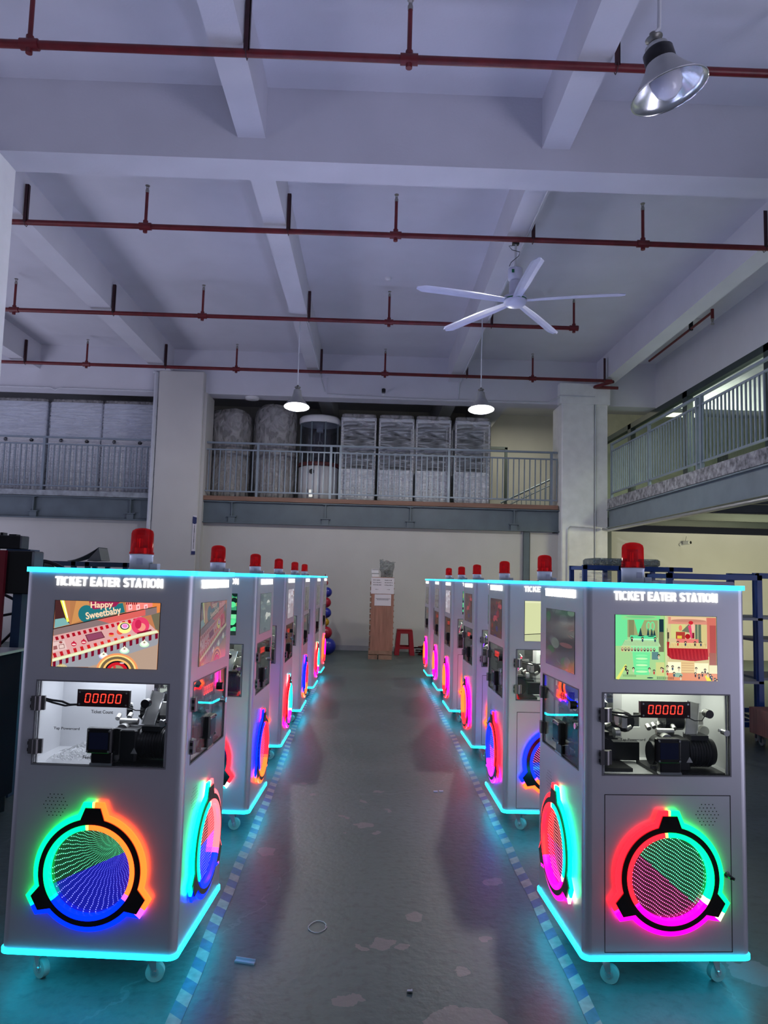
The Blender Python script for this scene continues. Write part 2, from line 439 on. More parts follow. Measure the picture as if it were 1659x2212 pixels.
def text_mesh(s, m, width=None, height=None, ext=0.001, bold=0.0, align='CENTER'):
    """lettering in the xy plane, centred on the origin"""
    key = (s, m.name, width, height, ext, bold)
    if key in _txt: return _txt[key]
    cu = bpy.data.curves.new('lettering', 'FONT'); cu.body = s; cu.size = 1; cu.extrude = 0.5; cu.offset = bold; cu.resolution_u = 3
    ob = bpy.data.objects.new('lettering', cu); col.objects.link(ob)
    bpy.context.view_layer.update()
    me = bpy.data.meshes.new_from_object(ob.evaluated_get(bpy.context.evaluated_depsgraph_get()))
    bpy.data.objects.remove(ob); bpy.data.curves.remove(cu)
    xs = [v.co.x for v in me.vertices]; ys = [v.co.y for v in me.vertices]
    w = max(xs) - min(xs); h = max(ys) - min(ys)
    sx = width / w if width else height / h
    sy = height / h if height else width / w
    cx = (max(xs) + min(xs)) / 2; cy = (max(ys) + min(ys)) / 2
    for v in me.vertices:
        v.co = ((v.co.x - cx) * sx, (v.co.y - cy) * sy, v.co.z * 2 * ext)
    me.materials.clear(); me.materials.append(m)
    _txt[key] = me
    return me


# ------------------------------------------------------------------ SETTING
ZC = 6.22      # slab
b = MB().box(-14, 14, -9, 22, -0.1, 0); struct('floor', b, FLOOR)
b = MB().box(-14, 14, -9, 22, ZC, ZC + .15); struct('ceiling', b, PLASTER)

def beam(name, x0, x1, y0, y1, z0):
    return struct(name, MB().box(x0, x1, y0, y1, z0, ZC), PLASTER)

n = 1
for (y0, y1) in ((-9, 6.77), (7.14, 15.3)):
    for (x0, x1) in ((-1.39, -1.12), (1.56, 1.83), (-4.6, -4.26), (4.74, 5.02), (-7.36, -7.06), (-10.4, -10.1)):
        beam('trim_%d' % n, x0, x1, y0, y1, 5.70); n += 1
beam('trim_%d' % n, -14, 14, 6.77, 7.14, 5.48); n += 1          # cross beam
beam('trim_%d' % n, -14, 14, 15.3, 15.7, 5.28); n += 1          # far cross beam
beam('trim_%d' % n, 6.0, 6.35, -9, 15.3, 5.26); n += 1          # beam over the office glazing
for (x0, x1) in ((-1.3, -1.0), (1.6, 1.9)):                      # upper room beams
    beam('trim_%d' % n, x0, x1, 15.7, 22, 5.55); n += 1
beam('trim_%d' % n, 2.6, 2.95, 15.7, 22, 5.35); n += 1

# pillars
def pillar(x0, x1, y0, y1, z1, extra=(), m=WALLW):
    global n
    b = MB().bbox(x0, x1, y0, y1, 0, z1, 0.02)
    for e in extra: b.box(*e)
    o = struct('trim_%d' % n, b, m); n += 1
    return o
pillar(-4.5, -3.66, 6.69, 7.13, 5.48, (), mat('sidelit_column_paint', (.88, .89, .88), .8, var=.03))  # paint lightened to stand for light falling on this column
pillar(-4.50, -3.56, 15.12, 15.9, 5.70, [(-3.60, -3.50, 15.2, 15.9, 0, 5.28)])
pillar(3.95, 4.64, 15.12, 15.9, 5.28, [(4.66, 4.92, 15.15, 15.9, 0, 5.28), (3.9, 4.96, 15.1, 15.3, 5.26, 5.70)], mat('lit_pillar_paint', (.72, .73, .74), .8, var=.06))  # wall paint lightened to stand for the office light on it

# walls
b = MB().box(-14, -4.5, 15.42, 15.6, 0, 2.58).box(-3.5, 3.2, 15.42, 15.6, 0, 2.58).box(3.36, 3.95, 15.40, 15.6, 0, 2.54).box(4.9, 14, 15.42, 15.6, 0, 2.62)
struct('wall_back', b, WALLW)
b = MB().box(-14, 14, 20.5, 20.7, 3.1, ZC); struct('wall_upper', b, WALLW)
b = MB().box(-14.2, -14, -9, 22, 0, ZC); struct('wall_left', b, WALLW)
b = MB().box(14, 14.2, -9, 22, 0, ZC); struct('wall_right', b, WALLW)
b = MB().box(-3.5, 3.9, 15.405, 15.42, 0, .10); struct('baseboard_back', b, mat('grey_skirting', (0.33, 0.33, 0.36), 0.6))
# partition closing the dark storage loft on the right
b = MB().box(2.72, 2.86, 17.6, 20.5, 3.1, 5.35); struct('wall_partition', b, WALLW)

# mezzanine deck at the back
b = MB().box(-14, 3.95, 15.6, 20.5, 2.95, 3.07).box(3.95, 14, 15.9, 20.5, 2.95, 3.07)
struct('floor_upper', b, STEELD)
def ibeam_x(name, x0, x1, y, z0, z1, stiff):
    b = MB().box(x0, x1, y - .08, y + .08, z0, z0 + .02).box(x0, x1, y - .08, y + .08, z1 - .02, z1).box(x0, x1, y - .008, y + .008, z0, z1)
    for s in stiff:
        b.box(s - .012, s + .012, y - .075, y, z0 + .14, z1 - .02).box(s - .10, s + .10, y - .085, y, z0 + .13, z0 + .15).box(s - .07, s + .07, y - .06, y, z0 + .02, z0 + .13)
        b.box(s - .06, s + .06, y - .085, y, z1 - .03, z1 - .02)
    return struct(name, b, STEEL)
ibeam_x('trim_40', -3.5, 3.95, 15.36, 2.56, 3.02, (-2.9, -.95, .82, 3.0))
ibeam_x('trim_41', -14, -4.5, 15.36, 2.56, 3.02, (-7.0, -5.0, -9.2))
struct('trim_42', MB().box(-3.5, 3.92, 15.28, 15.6, 3.03, 3.12), TIMBER)
struct('trim_43', MB().box(-14, -4.55, 15.28, 15.6, 3.03, 3.14), FILM)
struct('trim_44', MB().box(3.22, 3.34, 15.36, 15.42, 0, 2.56), STEEL)
struct('trim_45', MB().box(4.93, 5.02, 15.2, 15.42, 0, 2.7), STEELD)

# right gallery: slab edge, long I-beam, joists, pipe
b = MB().box(4.9, 14, 3, 15.1, 3.06, 3.26); struct('floor_gallery', b, CONC)
b = MB().box(4.9, 5.06, 3, 15.2, 2.66, 2.68).box(4.9, 5.06, 3, 15.2, 3.03, 3.05).box(4.96, 4.975, 3, 15.2, 2.66, 3.05)
struct('trim_46', b, mat('lit_steel_paint', (0.19, 0.235, 0.265), 0.45, var=0.1, nscale=3))  # steel colour brightened for the aisle light on this beam
k = 47
for y in (14.6, 13.2, 11.8, 10.4, 9.0, 7.6, 6.2):
    b = MB().box(5.0, 14, y - .05, y + .05, 2.70, 2.715).box(5.0, 14, y - .006, y + .006, 2.70, 3.05)
    struct('trim_%d' % k, b, STEELD); k += 1


# railings -------------------------------------------------------------
def railing(label, pts_post, x0, x1, zb, axis, at, group='grey steel railings of the upper floor', bars=0.115):
    t = thing('railing', label, 'railing', (0, 0, 0), 0, group)
    def B(a0, a1, z0, z1, d=.02):
        if axis == 'x': return (a0, a1, at - d, at + d, z0, z1)
        return (at - d, at + d, a0, a1, z0, z1)
    b = MB().box(*B(x0, x1, zb + 1.12, zb + 1.16)).box(*B(x0, x1, zb + .98, zb + 1.01, .015)).box(*B(x0, x1, zb + .10, zb + .13, .015))
    b.build('rail', RAIL, t)
    bb = MB(); p = x0 + bars / 2
    while p < x1:
        if all(abs(p - q) > .04 for q in pts_post): bb.box(*B(p - .011, p + .011, zb + .12, zb + .99, .011))
        p += bars
    for q in pts_post:
        MB().box(*B(q - .025, q + .025, zb, zb + 1.14, .025)).build('post', RAIL, t)
    bb.build('balusters', RAIL, t)
    return t
railing('grey steel railing along the middle back gallery between the two pillars', (-2.42, -.88, -.68, 1.62, 3.80), -3.5, 3.93, 3.12, 'x', 15.40)
railing('grey steel railing of the back gallery left of the left pillar', (-9.2, -6.9), -12.5, -4.5, 3.13, 'x', 15.40)
railing('grey steel railing of the side gallery in front of the office glazing', (15.05, 13.0, 11.05, 10.9, 8.7, 6.6, 4.5), 3.2, 15.1, 3.27, 'y', 4.98)

# office glazing behind the right gallery
t = thing('office_glazing', 'dark-framed glass wall of the lit office behind the side railing', 'glass wall')
b = MB().box(6.0, 6.12, 2, 20, 5.14, 5.26).box(6.0, 6.1, 2, 20, 3.26, 3.34)
for y in (19.9, 16.9, 13.85, 10.9, 7.95, 5.0): b.box(6.0, 6.12, y - .10, y + .10, 3.26, 5.26)
b.build('frame', STEELD, t)
MB().box(6.05, 6.06, 2, 20, 3.3, 5.2).build('pane', OFFGL, t)
b = MB().box(12, 12.1, 2, 20, 3.26, ZC).box(6.1, 12, 20, 20.1, 3.26, ZC)
struct('wall_office', b, mat('cream_office_wall', (0.70, 0.70, 0.56), 0.9))
t = thing('office_cabinet', 'white low cabinet standing behind the office glass', 'cabinet', (7.6, 11.8, 3.26))
MB().bbox(-.3, .3, -1.0, 1.0, 0, 1.0, .02).build('body', WHITEPL, t)
for y in (-.5, 0, .5): MB().cyl((-.3, y, .85), (-.32, y, .85), .02).build('knob', BLACKM, t)
t = thing('office_chair', 'dark office chair seen low behind the gallery railing', 'chair', (6.9, 14.6, 3.26))
MB().bbox(-.22, .22, -.22, .22, .42, .5, .03).build('seat', BLACKM, t)
MB().bbox(.16, .22, -.2, .2, .5, .95, .03).build('backrest', BLACKM, t)
MB().cyl((0, 0, .06), (0, 0, .42), .03).build('column', BLACKM, t)
b = MB()
for a in range(5): b.box(0, .28, -.02, .02, .03, .07, 0, Matrix.Rotation(a * 2 * PI / 5, 4, 'Z'))
b.build('base', BLACKM, t)

# upper room seen at the far right: door and stair rail
t = thing('door_frame', 'dark door frame with open leaf in the lit room of the upper floor', 'door', (3.15, 19.4, 3.07))
MB().box(-.45, -.38, -.04, .04, 0, 2.0).box(.38, .45, -.04, .04, 0, 2.0).box(-.45, .45, -.04, .04, 1.95, 2.02).build('frame', STEELD, t)
MB().box(-.38, -.33, -.8, 0, 0, 1.95).build('leaf', STEELD, t)
t = thing('stair_railing', 'sloping stair railing in the lit room of the upper floor', 'railing', (0, 0, 0))
b = MB().tube([(3.3, 18.6, 3.5), (5.2, 18.6, 4.45)], .025).tube([(3.3, 18.6, 3.35), (5.2, 18.6, 4.3)], .015)
for i in range(16):
    x = 3.35 + i * .12; b.box(x - .01, x + .01, 18.59, 18.61, 3.07 + max(0, (x - 3.4) * .3), 3.4 + (x - 3.3) * .5)
b.build('bars', RAIL, t)


# ------------------------------------------------------------------ sprinkler pipes
def head(parent, x, y, z, down=False):
    s = -1 if down else 1
    b = MB().cyl((x, y, z), (x, y, z + s * .035), .022, 12).cyl((x, y, z + s * .035), (x, y, z + s * .06), .012, 8).cyl((x, y, z + s * .085), (x, y, z + s * .092), .028, 12)
    b.box(x - .016, x - .012, y - .004, y + .004, *sorted((z + s * .04, z + s * .09))).box(x + .012, x + .016, y - .004, y + .004, *sorted((z + s * .04, z + s * .09)))
    b.build('sprinkler_head', BRASS, parent)


def spipe(label, pts, y, heads, hangers, r=.033):
    z = 5.62
    t = thing('sprinkler_pipe', label, 'sprinkler pipe', (0, 0, 0), 0, 'red sprinkler pipes under the ceiling')
    MB().tube(pts, r, 14).build('main_pipe', REDPIPE, t)
    for x in heads:
        b = MB().cyl((x - .07, y, z), (x + .07, y, z), r + .012, 14).cyl((x, y, z), (x, y, z - .075), .026, 12).cyl((x, y, z + .02), (x, y, z + .07), .03, 12)
        b.build('tee_fitting', REDPIPE, t)
        MB().cyl((x, y, z), (x, y, 6.04), .019, 12).build('riser', REDPIPE, t)
        head(t, x, y, 6.04)
    for x in hangers:
        b = MB().box(x - .022, x + .022, y - .035, y - .029, z, 6.08).box(x + .016, x + .022, y - .035, y + .012, z, 6.08)
        b.tube([(x, y - .04 + .0, z + .02), (x, y - .045, z - .02), (x, y - .02, z - .045), (x, y + .02, z - .045), (x, y + .045, z - .01), (x, y + .03, z + .04)], .004, 6)
        b.build('hanger', DARKIRON, t)
    return t
Y1, Y2, Y3, Y4 = 5.505, 8.52, 11.54, 14.56
z = 5.62
spipe('red sprinkler pipe nearest the camera, in front of the big cross beam', [(-9, Y1, z), (8, Y1, z)], Y1, (-5.8, -2.8, .2, 3.2), (-1.09, 1.86, -4.22))
spipe('red sprinkler pipe directly behind the big cross beam, turning at its right end', [(-9, Y2, z), (4.78, Y2, z), (4.85, Y2 - .03, z), (4.88, Y2 - .1, z), (4.88, 6.0, z)], Y2, (-5.8, -2.8, .2, 3.2), (-4.22, -1.09, 1.86, 4.69))
spipe('red sprinkler pipe running behind the ceiling fan', [(-9, Y3, z), (3.24, Y3, z)], Y3, (-5.8, -2.8, .2, 3.2), (-4.22, -1.09, 1.86))
spipe('farthest red sprinkler pipe with a kink at its right end', [(-9, Y4, z), (4.82, Y4, z), (4.86, Y4 + .04, z), (4.62, 15.02, z), (4.62, 15.06, z), (4.66, 15.08, z), (5.12, 15.08, z)], Y4, (-5.8, -2.8, .2, 3.2), (-7.02, -4.22, -1.09, 1.86, 4.66))
t = thing('sprinkler_branch', 'short red sprinkler branch hanging down over the side gallery', 'sprinkler pipe', (0, 0, 0))
MB().tube([(5.45, 11.5, 5.95), (5.45, 14.2, 5.95)], .022, 10).build('branch_pipe', REDPIPE, t)
MB().cyl((5.45, 11.5, 6.0), (5.45, 11.5, 5.84), .026, 12).build('drop', REDPIPE, t)
head(t, 5.45, 11.5, 5.84, True)
MB().box(5.42, 5.48, 12.28, 12.32, 5.92, 6.16).box(5.36, 5.54, 12.25, 12.35, 6.14, 6.22).build('clamp', BLACKM, t)


# ------------------------------------------------------------------ lamps and fan
def pendant(label, x, y, ztop, rim, tilt=0, tz=0.0, on=True, rad=.205, ty=0.0):
    t = thing('pendant_lamp', label, 'pendant lamp', (x, y, rim), 0, 'metal-shaded pendant lamps')
    Mx = Matrix.Rotation(tz, 4, 'Z') @ Matrix.Rotation(ty, 4, 'Y') @ Matrix.Rotation(tilt, 4, 'X')
    inside = mat('glow_white_reflector', (.85, .85, .82), .5) if on else REFLECT  # inside of lit shades whitened to carry the bulb's glow
    pr = [(rad, 0), (rad * .88, .03), (rad * .66, .09), (rad * .48, .145), (rad * .37, .19), (rad * .31, .255), (rad * .30, .285), (rad * .18, .305)]
    MB().lathe(pr, 48, 0, Mx).build('shade', SHADEW, t)
    pi = [(r - .004, zz - .002) for r, zz in pr[:-1]] + [(0.001, .275)]
    MB().lathe([pr[0]] + pi, 48, 0, Mx).build('reflector', inside, t)
    b = MB()
    b.lathe([(rad + .004, -.004), (rad + .006, .002), (rad + .002, .006), (rad - .004, .002), (rad + .004, -.004)], 48, 0, Mx)
    b.build('rim', CHROME, t)
    b = MB()
    b.lathe([(.035, .31), (.035, .33), (.05, .332), (.05, .338), (.02, .345), (.018, .37)], 20, 0, Mx)
    for a in range(4):
        c = Mx @ Vector((.055 * math.cos(a * PI / 2 + .5), .055 * math.sin(a * PI / 2 + .5), .25))
        b.box(c.x - .006, c.x + .006, c.y - .006, c.y + .006, c.z - .014, c.z + .014, 1)
    b.build('cap', [LAMPG, BLACK], t)
    u = .055 if on else 0.0
    Ms = Mx
    if not on: Mx = Mx @ Matrix.Translation((0, 0, .02)) @ Matrix.Diagonal((1.15, 1.15, 1.15, 1))
    MB().lathe([(.04, .23), (.074, .20), (.076, .15 + u * .3), (.070, .10 + u)], 28, 0, Mx).build('bulb_socket', BLACKM, t)
    MB().lathe([(.070, .10 + u), (.078, .06 + u), (.076, .02 + u), (.060, -.02 + u), (.034, -.045 + u), (.001, -.052 + u)], 28, 0, Mx).build('bulb', BULBON if on else BULBOFF, t)
    Mx = Ms
    top = Mx @ Vector((0, 0, .36))
    MB().tube([top, (top.x * .6, top.y * .6, top.z + .04), (top.x * .4, top.y * .4, ztop - rim)], .009 if on else .012, 8).build('cord', CONDUIT, t)
    if on:
        d = bpy.data.lights.new('bulb_light', 'POINT'); d.energy = 100; d.shadow_soft_size = .07; d.color = (1.0, .98, .93)
        o = bpy.data.objects.new('bulb_light', d); col.objects.link(o); o.parent = t; o.location = Mx @ Vector((0, 0, -.035))
    return t
pendant('lit pendant lamp with metal shade hanging from the left ceiling beam', -1.25, 11.7, 5.70, 4.22, R(-8))
pendant('lit pendant lamp with metal shade hanging from the right ceiling beam', 1.70, 11.45, 5.70, 4.21, R(-8))
pendant('unlit tilted pendant lamp close overhead with milky bulb', 1.66, 4.0, 5.70, 4.36, R(0), 0, False, .215, R(-15))

t = thing('ceiling_fan', 'white five-bladed ceiling fan hanging under the right beam', 'ceiling fan', (1.68, 8.66, 4.88))
MB().cyl((0, 0, .42), (0, 0, .80), .014, 12).build('down_rod', CONDUIT, t)
MB().box(-.04, .04, -.03, .03, .74, .82).build('mounting_bracket', BLACKM, t)
MB().tube([(-.01, -.03, .72), (-.09, -.04, .70), (-.05, -.03, .66), (.05, -.02, .64), (.03, -.04, .58), (-.06, -.03, .50), (-.08, -.03, .45)], .004, 6).build('loose_wire', BLACK, t)
MB().lathe([(.02, .44), (.085, .43), (.09, .42), (.09, .30), (.075, .285), (.05, .28)], 28).build('canopy_cover', FANW, t, label='white canopy cover with a green sticker')
MB().box(-.06, -.03, -.093, -.085, .35, .39).build('sticker', GREENM, t)
MB().lathe([(.06, .28), (.075, .26), (.075, .12), (.11, .09), (.12, .07)], 28).build('motor_housing', FANW, t)
MB().lathe([(.05, .10), (.135, .08), (.14, .05), (.14, .045)], 32).lathe([(.14, .02), (.13, -.01), (.10, -.035), (.05, -.05), (.001, -.052)], 32).lathe([(.14, .03), (.14, .02)], 32).lathe([(.1415, .045), (.1415, .03)], 32, 1).build('hub', [FANW, GREENM], t)
for kk in range(5):
    a = R(-90 + 72 * kk)
    Mx = Matrix.Rotation(a, 4, 'Z') @ Matrix.Rotation(R(9), 4, 'X')
    b = MB(); N = 14
    vs = []
    for i in range(N + 1):
        q = i / N; x = .11 + q * 1.17
        w = .055 + .02 * min(1, q * 3); w *= (1 if q < .93 else math.sqrt(max(0.02, 1 - ((q - .93) / .075) ** 2)))
        zc = -.03 * q * q
        for (yy, zz) in ((-w, -.006), (-w * .45, .006), (w * .45, .006), (w, -.006), (w, -.009), (w * .45, .003), (-w * .45, .003), (-w, -.009)):
            vs.append(Mx @ Vector((x, yy, zc + zz + .03)))
    fs = []
    for i in range(N):
        for j in range(8):
            fs.append((i * 8 + j, i * 8 + (j + 1) % 8, i * 8 + 8 + (j + 1) % 8, i * 8 + 8 + j))
    fs.append(tuple(range(7, -1, -1))); fs.append(tuple(range(N * 8, N * 8 + 8)))
    b.add(vs, fs); b.build('blade', FANW, t)

def disc_light(label, x, y, z, r):
    t = thing('ceiling_light', label, 'ceiling light', (x, y, z), 0)
    MB().lathe([(r, 0), (r, -.02), (r * .97, -.03)], 36).build('ring_frame', WHITEPL, t)
    MB().lathe([(r * .97, -.03), (r * .9, -.05), (r * .5, -.06), (.001, -.062)], 36).build('diffuser', WHITEPL, t)
disc_light('round flat ceiling light over the side gallery', 5.6, 12.7, ZC, .22)
disc_light('round flat light under the far beam above the wrapped drums', -2.61, 15.5, 5.28, .15)
disc_light('round flat ceiling light in the lit upper room', 4.0, 18.0, 6.2, .25)
t = thing('smoke_detector', 'small white round smoke detector on the ceiling in mid hall', 'smoke detector', (.16, 11.2, ZC))
MB().lathe([(.05, 0), (.05, -.02), (.035, -.045), (.001, -.05)], 24).build('housing', WHITEPL, t)

def cctv(label, loc, rz, bm, lens):
    t = thing('security_camera', label, 'security camera', loc, rz, 'security cameras')
    MB().cyl((0, 0, 0), (0, -.02, 0), .035).tube([(0, -.02, 0), (0, -.07, -.01), (0, -.10, .02)], .01).build('mount', WHITEPL, t)
    MB().bbox(-.04, .04, -.24, -.08, 0, .075, .02).build('housing', bm, t)
    MB().cyl((0, -.24, .037), (0, -.25, .037), .03).build('lens', BLACK, t)
    return t
cctv('black security camera on the far beam between the two lit lamps', (.19, 15.3, 5.38), 0, BLACK, None)
c = cctv('white security camera with antenna on the lit wall under the side gallery', (6.55, 15.42, 2.38), R(35), WHITEPL, None)
MB().tube([(0, -.12, .07), (.03, -.13, .17)], .004, 6).build('antenna', BLACK, c)

# conduits
def conduit(label, pts, r=.012, m=CONDUIT):
    o = MB().tube(pts, r, 8).build('conduit', m); return tag(o, label, 'conduit')
conduit('white conduit along the bottom of the far beam over the middle gallery', [(-1.0, 15.28, 5.7), (-1.0, 15.27, 5.34), (.8, 15.27, 5.30), (3.7, 15.27, 5.31), (3.9, 15.08, 5.42), (4.64, 15.1, 5.42)])
conduit('white conduit along the bottom of the far beam over the left gallery', [(-12, 15.27, 5.30), (-6.8, 15.27, 5.30), (-6.7, 15.27, 5.25), (-6.6, 15.27, 5.30), (-4.55, 15.27, 5.29)])
conduit('thick white drain pipe running down the left side of the left pillar', [(-4.62, 15.2, 5.68), (-4.56, 15.16, 5.66), (-4.56, 15.16, 0)], .045)
conduit('white conduit down the underside of the left ceiling beam', [(-1.16, 11.7, 5.69), (-1.14, 15.28, 5.69), (-1.05, 15.28, 5.4)], .01)
conduit('white conduit along the underside of the right ceiling beam', [(1.80, 7.3, 5.69), (1.80, 15.28, 5.69), (1.78, 15.28, 5.32)], .012)
conduit('thin grey conduit bending down the front of the right pillar', [(4.07, 15.1, 0), (4.07, 15.1, 2.62), (4.12, 15.1, 2.68), (4.60, 15.1, 2.66)], .012)
conduit('vertical white conduit at the joint of the right pillar', [(4.65, 15.11, 0), (4.65, 15.11, 5.26)], .012)
conduit('silver pipe running under the edge of the side gallery', [(4.80, 15.08, 2.63), (4.86, 14.9, 2.60), (4.86, 3, 2.60)], .03, ALU)

# printed strip on the left pillar
t = thing('pillar_sticker', 'narrow white vertical sticker with dark print on the left pillar', 'sticker', (-3.61, 15.11, 1.9))
MB().box(-.035, .035, -.004, 0, -.02, .78).build('backing', PAPER, t)
b = MB().prism([(-.04, .62), (.0, .60), (.04, .62), (.04, .74), (-.04, .76)], 0, .003, 0, Matrix.Translation((0, -.004, 0)) @ Matrix.Rotation(R(90), 4, 'X')).box(-.04, .04, -.007, -.004, -.02, .05)
b.build('blue_emblem', INKBLUE, t)
b = MB(); random.seed(4)
for i in range(22): b.box(-.008, .008, -.006, -.004, .10 + i * .022, .10 + i * .022 + random.uniform(.010, .018))
b.build('print', INKB, t)


# ------------------------------------------------------------------ wrapped stock on the gallery
def wrapped_drum(label, x, y, r, h, seed, m=WRAPD):
    random.seed(seed)
    t = thing('wrapped_drum', label, 'wrapped machine', (x, y, 3.08), 0, 'film-wrapped round machines on the gallery')
    N = 40; prof = [(r * .8, .06), (r * .93, .10), (r * .97, .9), (r * .93, .95), (r, 1.2), (r * 1.0, h - .35), (r * .95, h - .15), (r * .82, h - .05), (r * .4, h), (.001, h + .01)]
    b = MB(); ph = [random.uniform(0, 6.28) for _ in range(6)]
    vs = []
    P2 = []
    for i in range(len(prof) - 1):
        for q in range(4):
            f = q / 4; P2.append((prof[i][0] * (1 - f) + prof[i + 1][0] * f, prof[i][1] * (1 - f) + prof[i + 1][1] * f))
    P2.append(prof[-1])
    for (rr, zz) in P2:
        for k in range(N):
            a = 2 * PI * k / N
            d = 1 + .018 * math.sin(5 * a + ph[0] + zz * 3) + .012 * math.sin(11 * a + ph[1] - zz * 5) + .01 * random.uniform(-1, 1)
            vs.append((rr * d * math.cos(a), rr * d * math.sin(a), zz + .02 * math.sin(3 * a + ph[2]) * (zz > h - .4)))
    fs = [(i * N + k, i * N + (k + 1) % N, (i + 1) * N + (k + 1) % N, (i + 1) * N + k) for i in range(len(P2) - 1) for k in range(N)]
    b.add(vs, fs, 0, True); b.build('film', m, t)
    MB().lathe([(r * .86, .06), (r * .86, .95), (r * .3, .96)], 32).build('cabinet', mat('wrapped_cabinet_cream', (.6, .58, .54), .5), t)
    MB().lathe([(r * .75, .96), (r * .75, h - .2)], 32).lathe([(r * .8, h - .2), (r * .8, h - .1), (.001, h - .06)], 32).build('glass_drum', mat('dark_inside_drum', (.16, .16, .17), .2), t)
    for a in range(4):
        MB().cyl((r * .6 * math.cos(a * 1.57 + .8), r * .6 * math.sin(a * 1.57 + .8), -.0), (r * .6 * math.cos(a * 1.57 + .8), r * .6 * math.sin(a * 1.57 + .8), .08), .04).build('foot', BLACKM, t)
wrapped_drum('bulky round machine in thick film, first whole one right of the left pillar', -3.19, 16.3, .48, 2.08, 1)
wrapped_drum('tallest round machine in thick film, between the other drum and the clear round one', -2.18, 16.3, .48, 2.20, 2)
wrapped_drum('film-wrapped round machine mostly hidden behind the left pillar', -4.2, 16.3, .47, 2.0, 3, WRAP)

t = thing('round_claw_machine', 'unwrapped round glass game machine with white base on the gallery', 'game machine', (-1.19, 16.2, 3.08))
MB().lathe([(.42, .08), (.44, .10), (.44, .80), (.40, .82)], 40).build('base', WHITEPL, t)
for a in range(4): MB().cyl((.3 * math.cos(a * 1.57 + .8), .3 * math.sin(a * 1.57 + .8), -.008), (.3 * math.cos(a * 1.57 + .8), .3 * math.sin(a * 1.57 + .8), .10), .04).build('foot', BLACKM, t)
MB().lathe([(.45, .82), (.46, .84), (.46, .88), (.45, .90)], 40).build('red_band', mat('dull_red_band', (.10, .02, .02), .5), t)
MB().lathe([(.42, .90), (.42, 1.78)], 40).build('glass_drum', glass_mat('drum_glass', (.45, .5, .58), 1.4, 1.2, 0.05, 0.06), t)
MB().lathe([(.44, 1.78), (.46, 1.80), (.46, 1.90), (.42, 1.94), (.001, 1.95)], 40).build('lid', WHITEPL, t)
for a in (200, 250, 290, 340):
    x, y = .43 * math.cos(R(a)), .43 * math.sin(R(a)); MB().box(x - .015, x + .015, y - .015, y + .015, .9, 1.8).build('mullion', STEEL, t)
MB().box(-.07, .07, -.08, .06, 1.62, 1.78).build('claw_carriage', WHITEPL, t)
b = MB().tube([(0, 0, 1.62), (0, 0, 1.45)], .012)
for a in range(3):
    b.tube([(0, 0, 1.45), (.06 * math.cos(a * 2.1), .06 * math.sin(a * 2.1), 1.38), (.02 * math.cos(a * 2.1), .02 * math.sin(a * 2.1), 1.30)], .008)
b.build('claw', ALU, t)
MB().prism([(-.05, -.03), (0, -.06), (.05, -.03), (.05, .03), (0, .06), (-.05, .03)], 0, .01, 0, Matrix.Translation((-.12, -.43, .68)) @ Matrix.Rotation(R(90), 4, 'X')).build('speaker', SEAM, t)
MB().box(-.16, -.08, -.455, -.43, .12, .28).build('coin_door', ALU, t)

CABW = mat('ribbed_white_cabinet', (.78, .80, .84), .4, var=.04)
def wrapped_cabinet(label, x, y, w, d, h, grp, split=.78, solid=False, wm=WRAP):
    t = thing('wrapped_cabinet', label, 'wrapped game machine', (x, y, 3.08), 0, grp)
    a = w / 2; e = d / 2
    b = MB().bbox(-a, a, -e, e, .10, split, .02)
    nr = int(w / .075)
    for i in range(nr):
        xx = -a + (i + .5) * w / nr; b.cyl((xx, -e, .14), (xx, -e, split - .03), w / nr * .42, 8)
    b.build('lower_body', CABW, t)
    if solid:
        MB().bbox(-a, a, -e, e, split, h - .07, .02).build('upper_body', mat('grey_wrapped_panel', (.6, .64, .74), .45), t)
        MB().box(-a, a, -e - .03, -e, split - .02, split + .10).build('control_ledge', WHITEPL, t)
        for s in (-.28, .28):
            MB().lathe([(.045, 0), (.045, .01), (.02, .03)], 16, 0, Matrix.Translation((s, -e - .03, split + .04)) @ Matrix.Rotation(R(90), 4, 'X')).build('light_button', BLACKM, t)
    else:
        b = MB()
        for sx in (-1, 1):
            for sy in (-1, 1): b.box(sx * a - sx * .03, sx * a, sy * e - sy * .03, sy * e, split, h - .10)
        b.build('corner_posts', WHITEPL, t)
        MB().box(-a + .03, a - .03, e - .04, e - .03, split, h - .15).build('back_board', mat('dim_back_board', (.10, .11, .12), .5), t)
        MB().bbox(-a, a, -e, e, h - .16, h - .10, .01).build('top_board', WHITEPL, t)
    b = MB(); g = .008
    b.bbox(-a - g, a + g, -e - .05, e + g, .08, h - .08, .03)
    b.build('stretch_film', wm, t)
    MB().bbox(-a + .01, a - .01, -e, e, h - .09, h, .04).build('film_roll_top', WRAPD, t)
    for sx in (-1, 1):
        for sy in (-1, 1):
            MB().cyl((sx * (a - .08) - .015, sy * (e - .08), .04), (sx * (a - .08) + .015, sy * (e - .08), .04), .04, 12).build('caster', BLACKM, t)
    for sx in (-.5, .5): MB().cyl((sx * a, -e - .03, .05), (sx * a, -e + .02, .0), .02, 8).build('levelling_foot', CHROME, t)
    return t
G1 = 'film-wrapped claw machines right of the round glass machine'
for i, (x, lb) in enumerate(((-.32, 'first'), (.51, 'second'), (1.32, 'third'), (2.18, 'fourth and last'))):
    wrapped_cabinet('film-wrapped claw machine, %s one to the right of the round glass machine' % lb, x, 16.25, .76, .76, 2.0, G1)
G2 = 'large film-wrapped white cabinets on the left gallery'
for i, (x, lb) in enumerate(((-7.72, 'at the left edge of the photo'), (-6.52, 'middle one of the three'), (-5.37, 'next to the left pillar'))):
    wrapped_cabinet('large white film-wrapped cabinet with ribbed front, ' + lb, x, 16.4, 1.12, .8, 2.16, G2, 1.18, True, WRAPS)


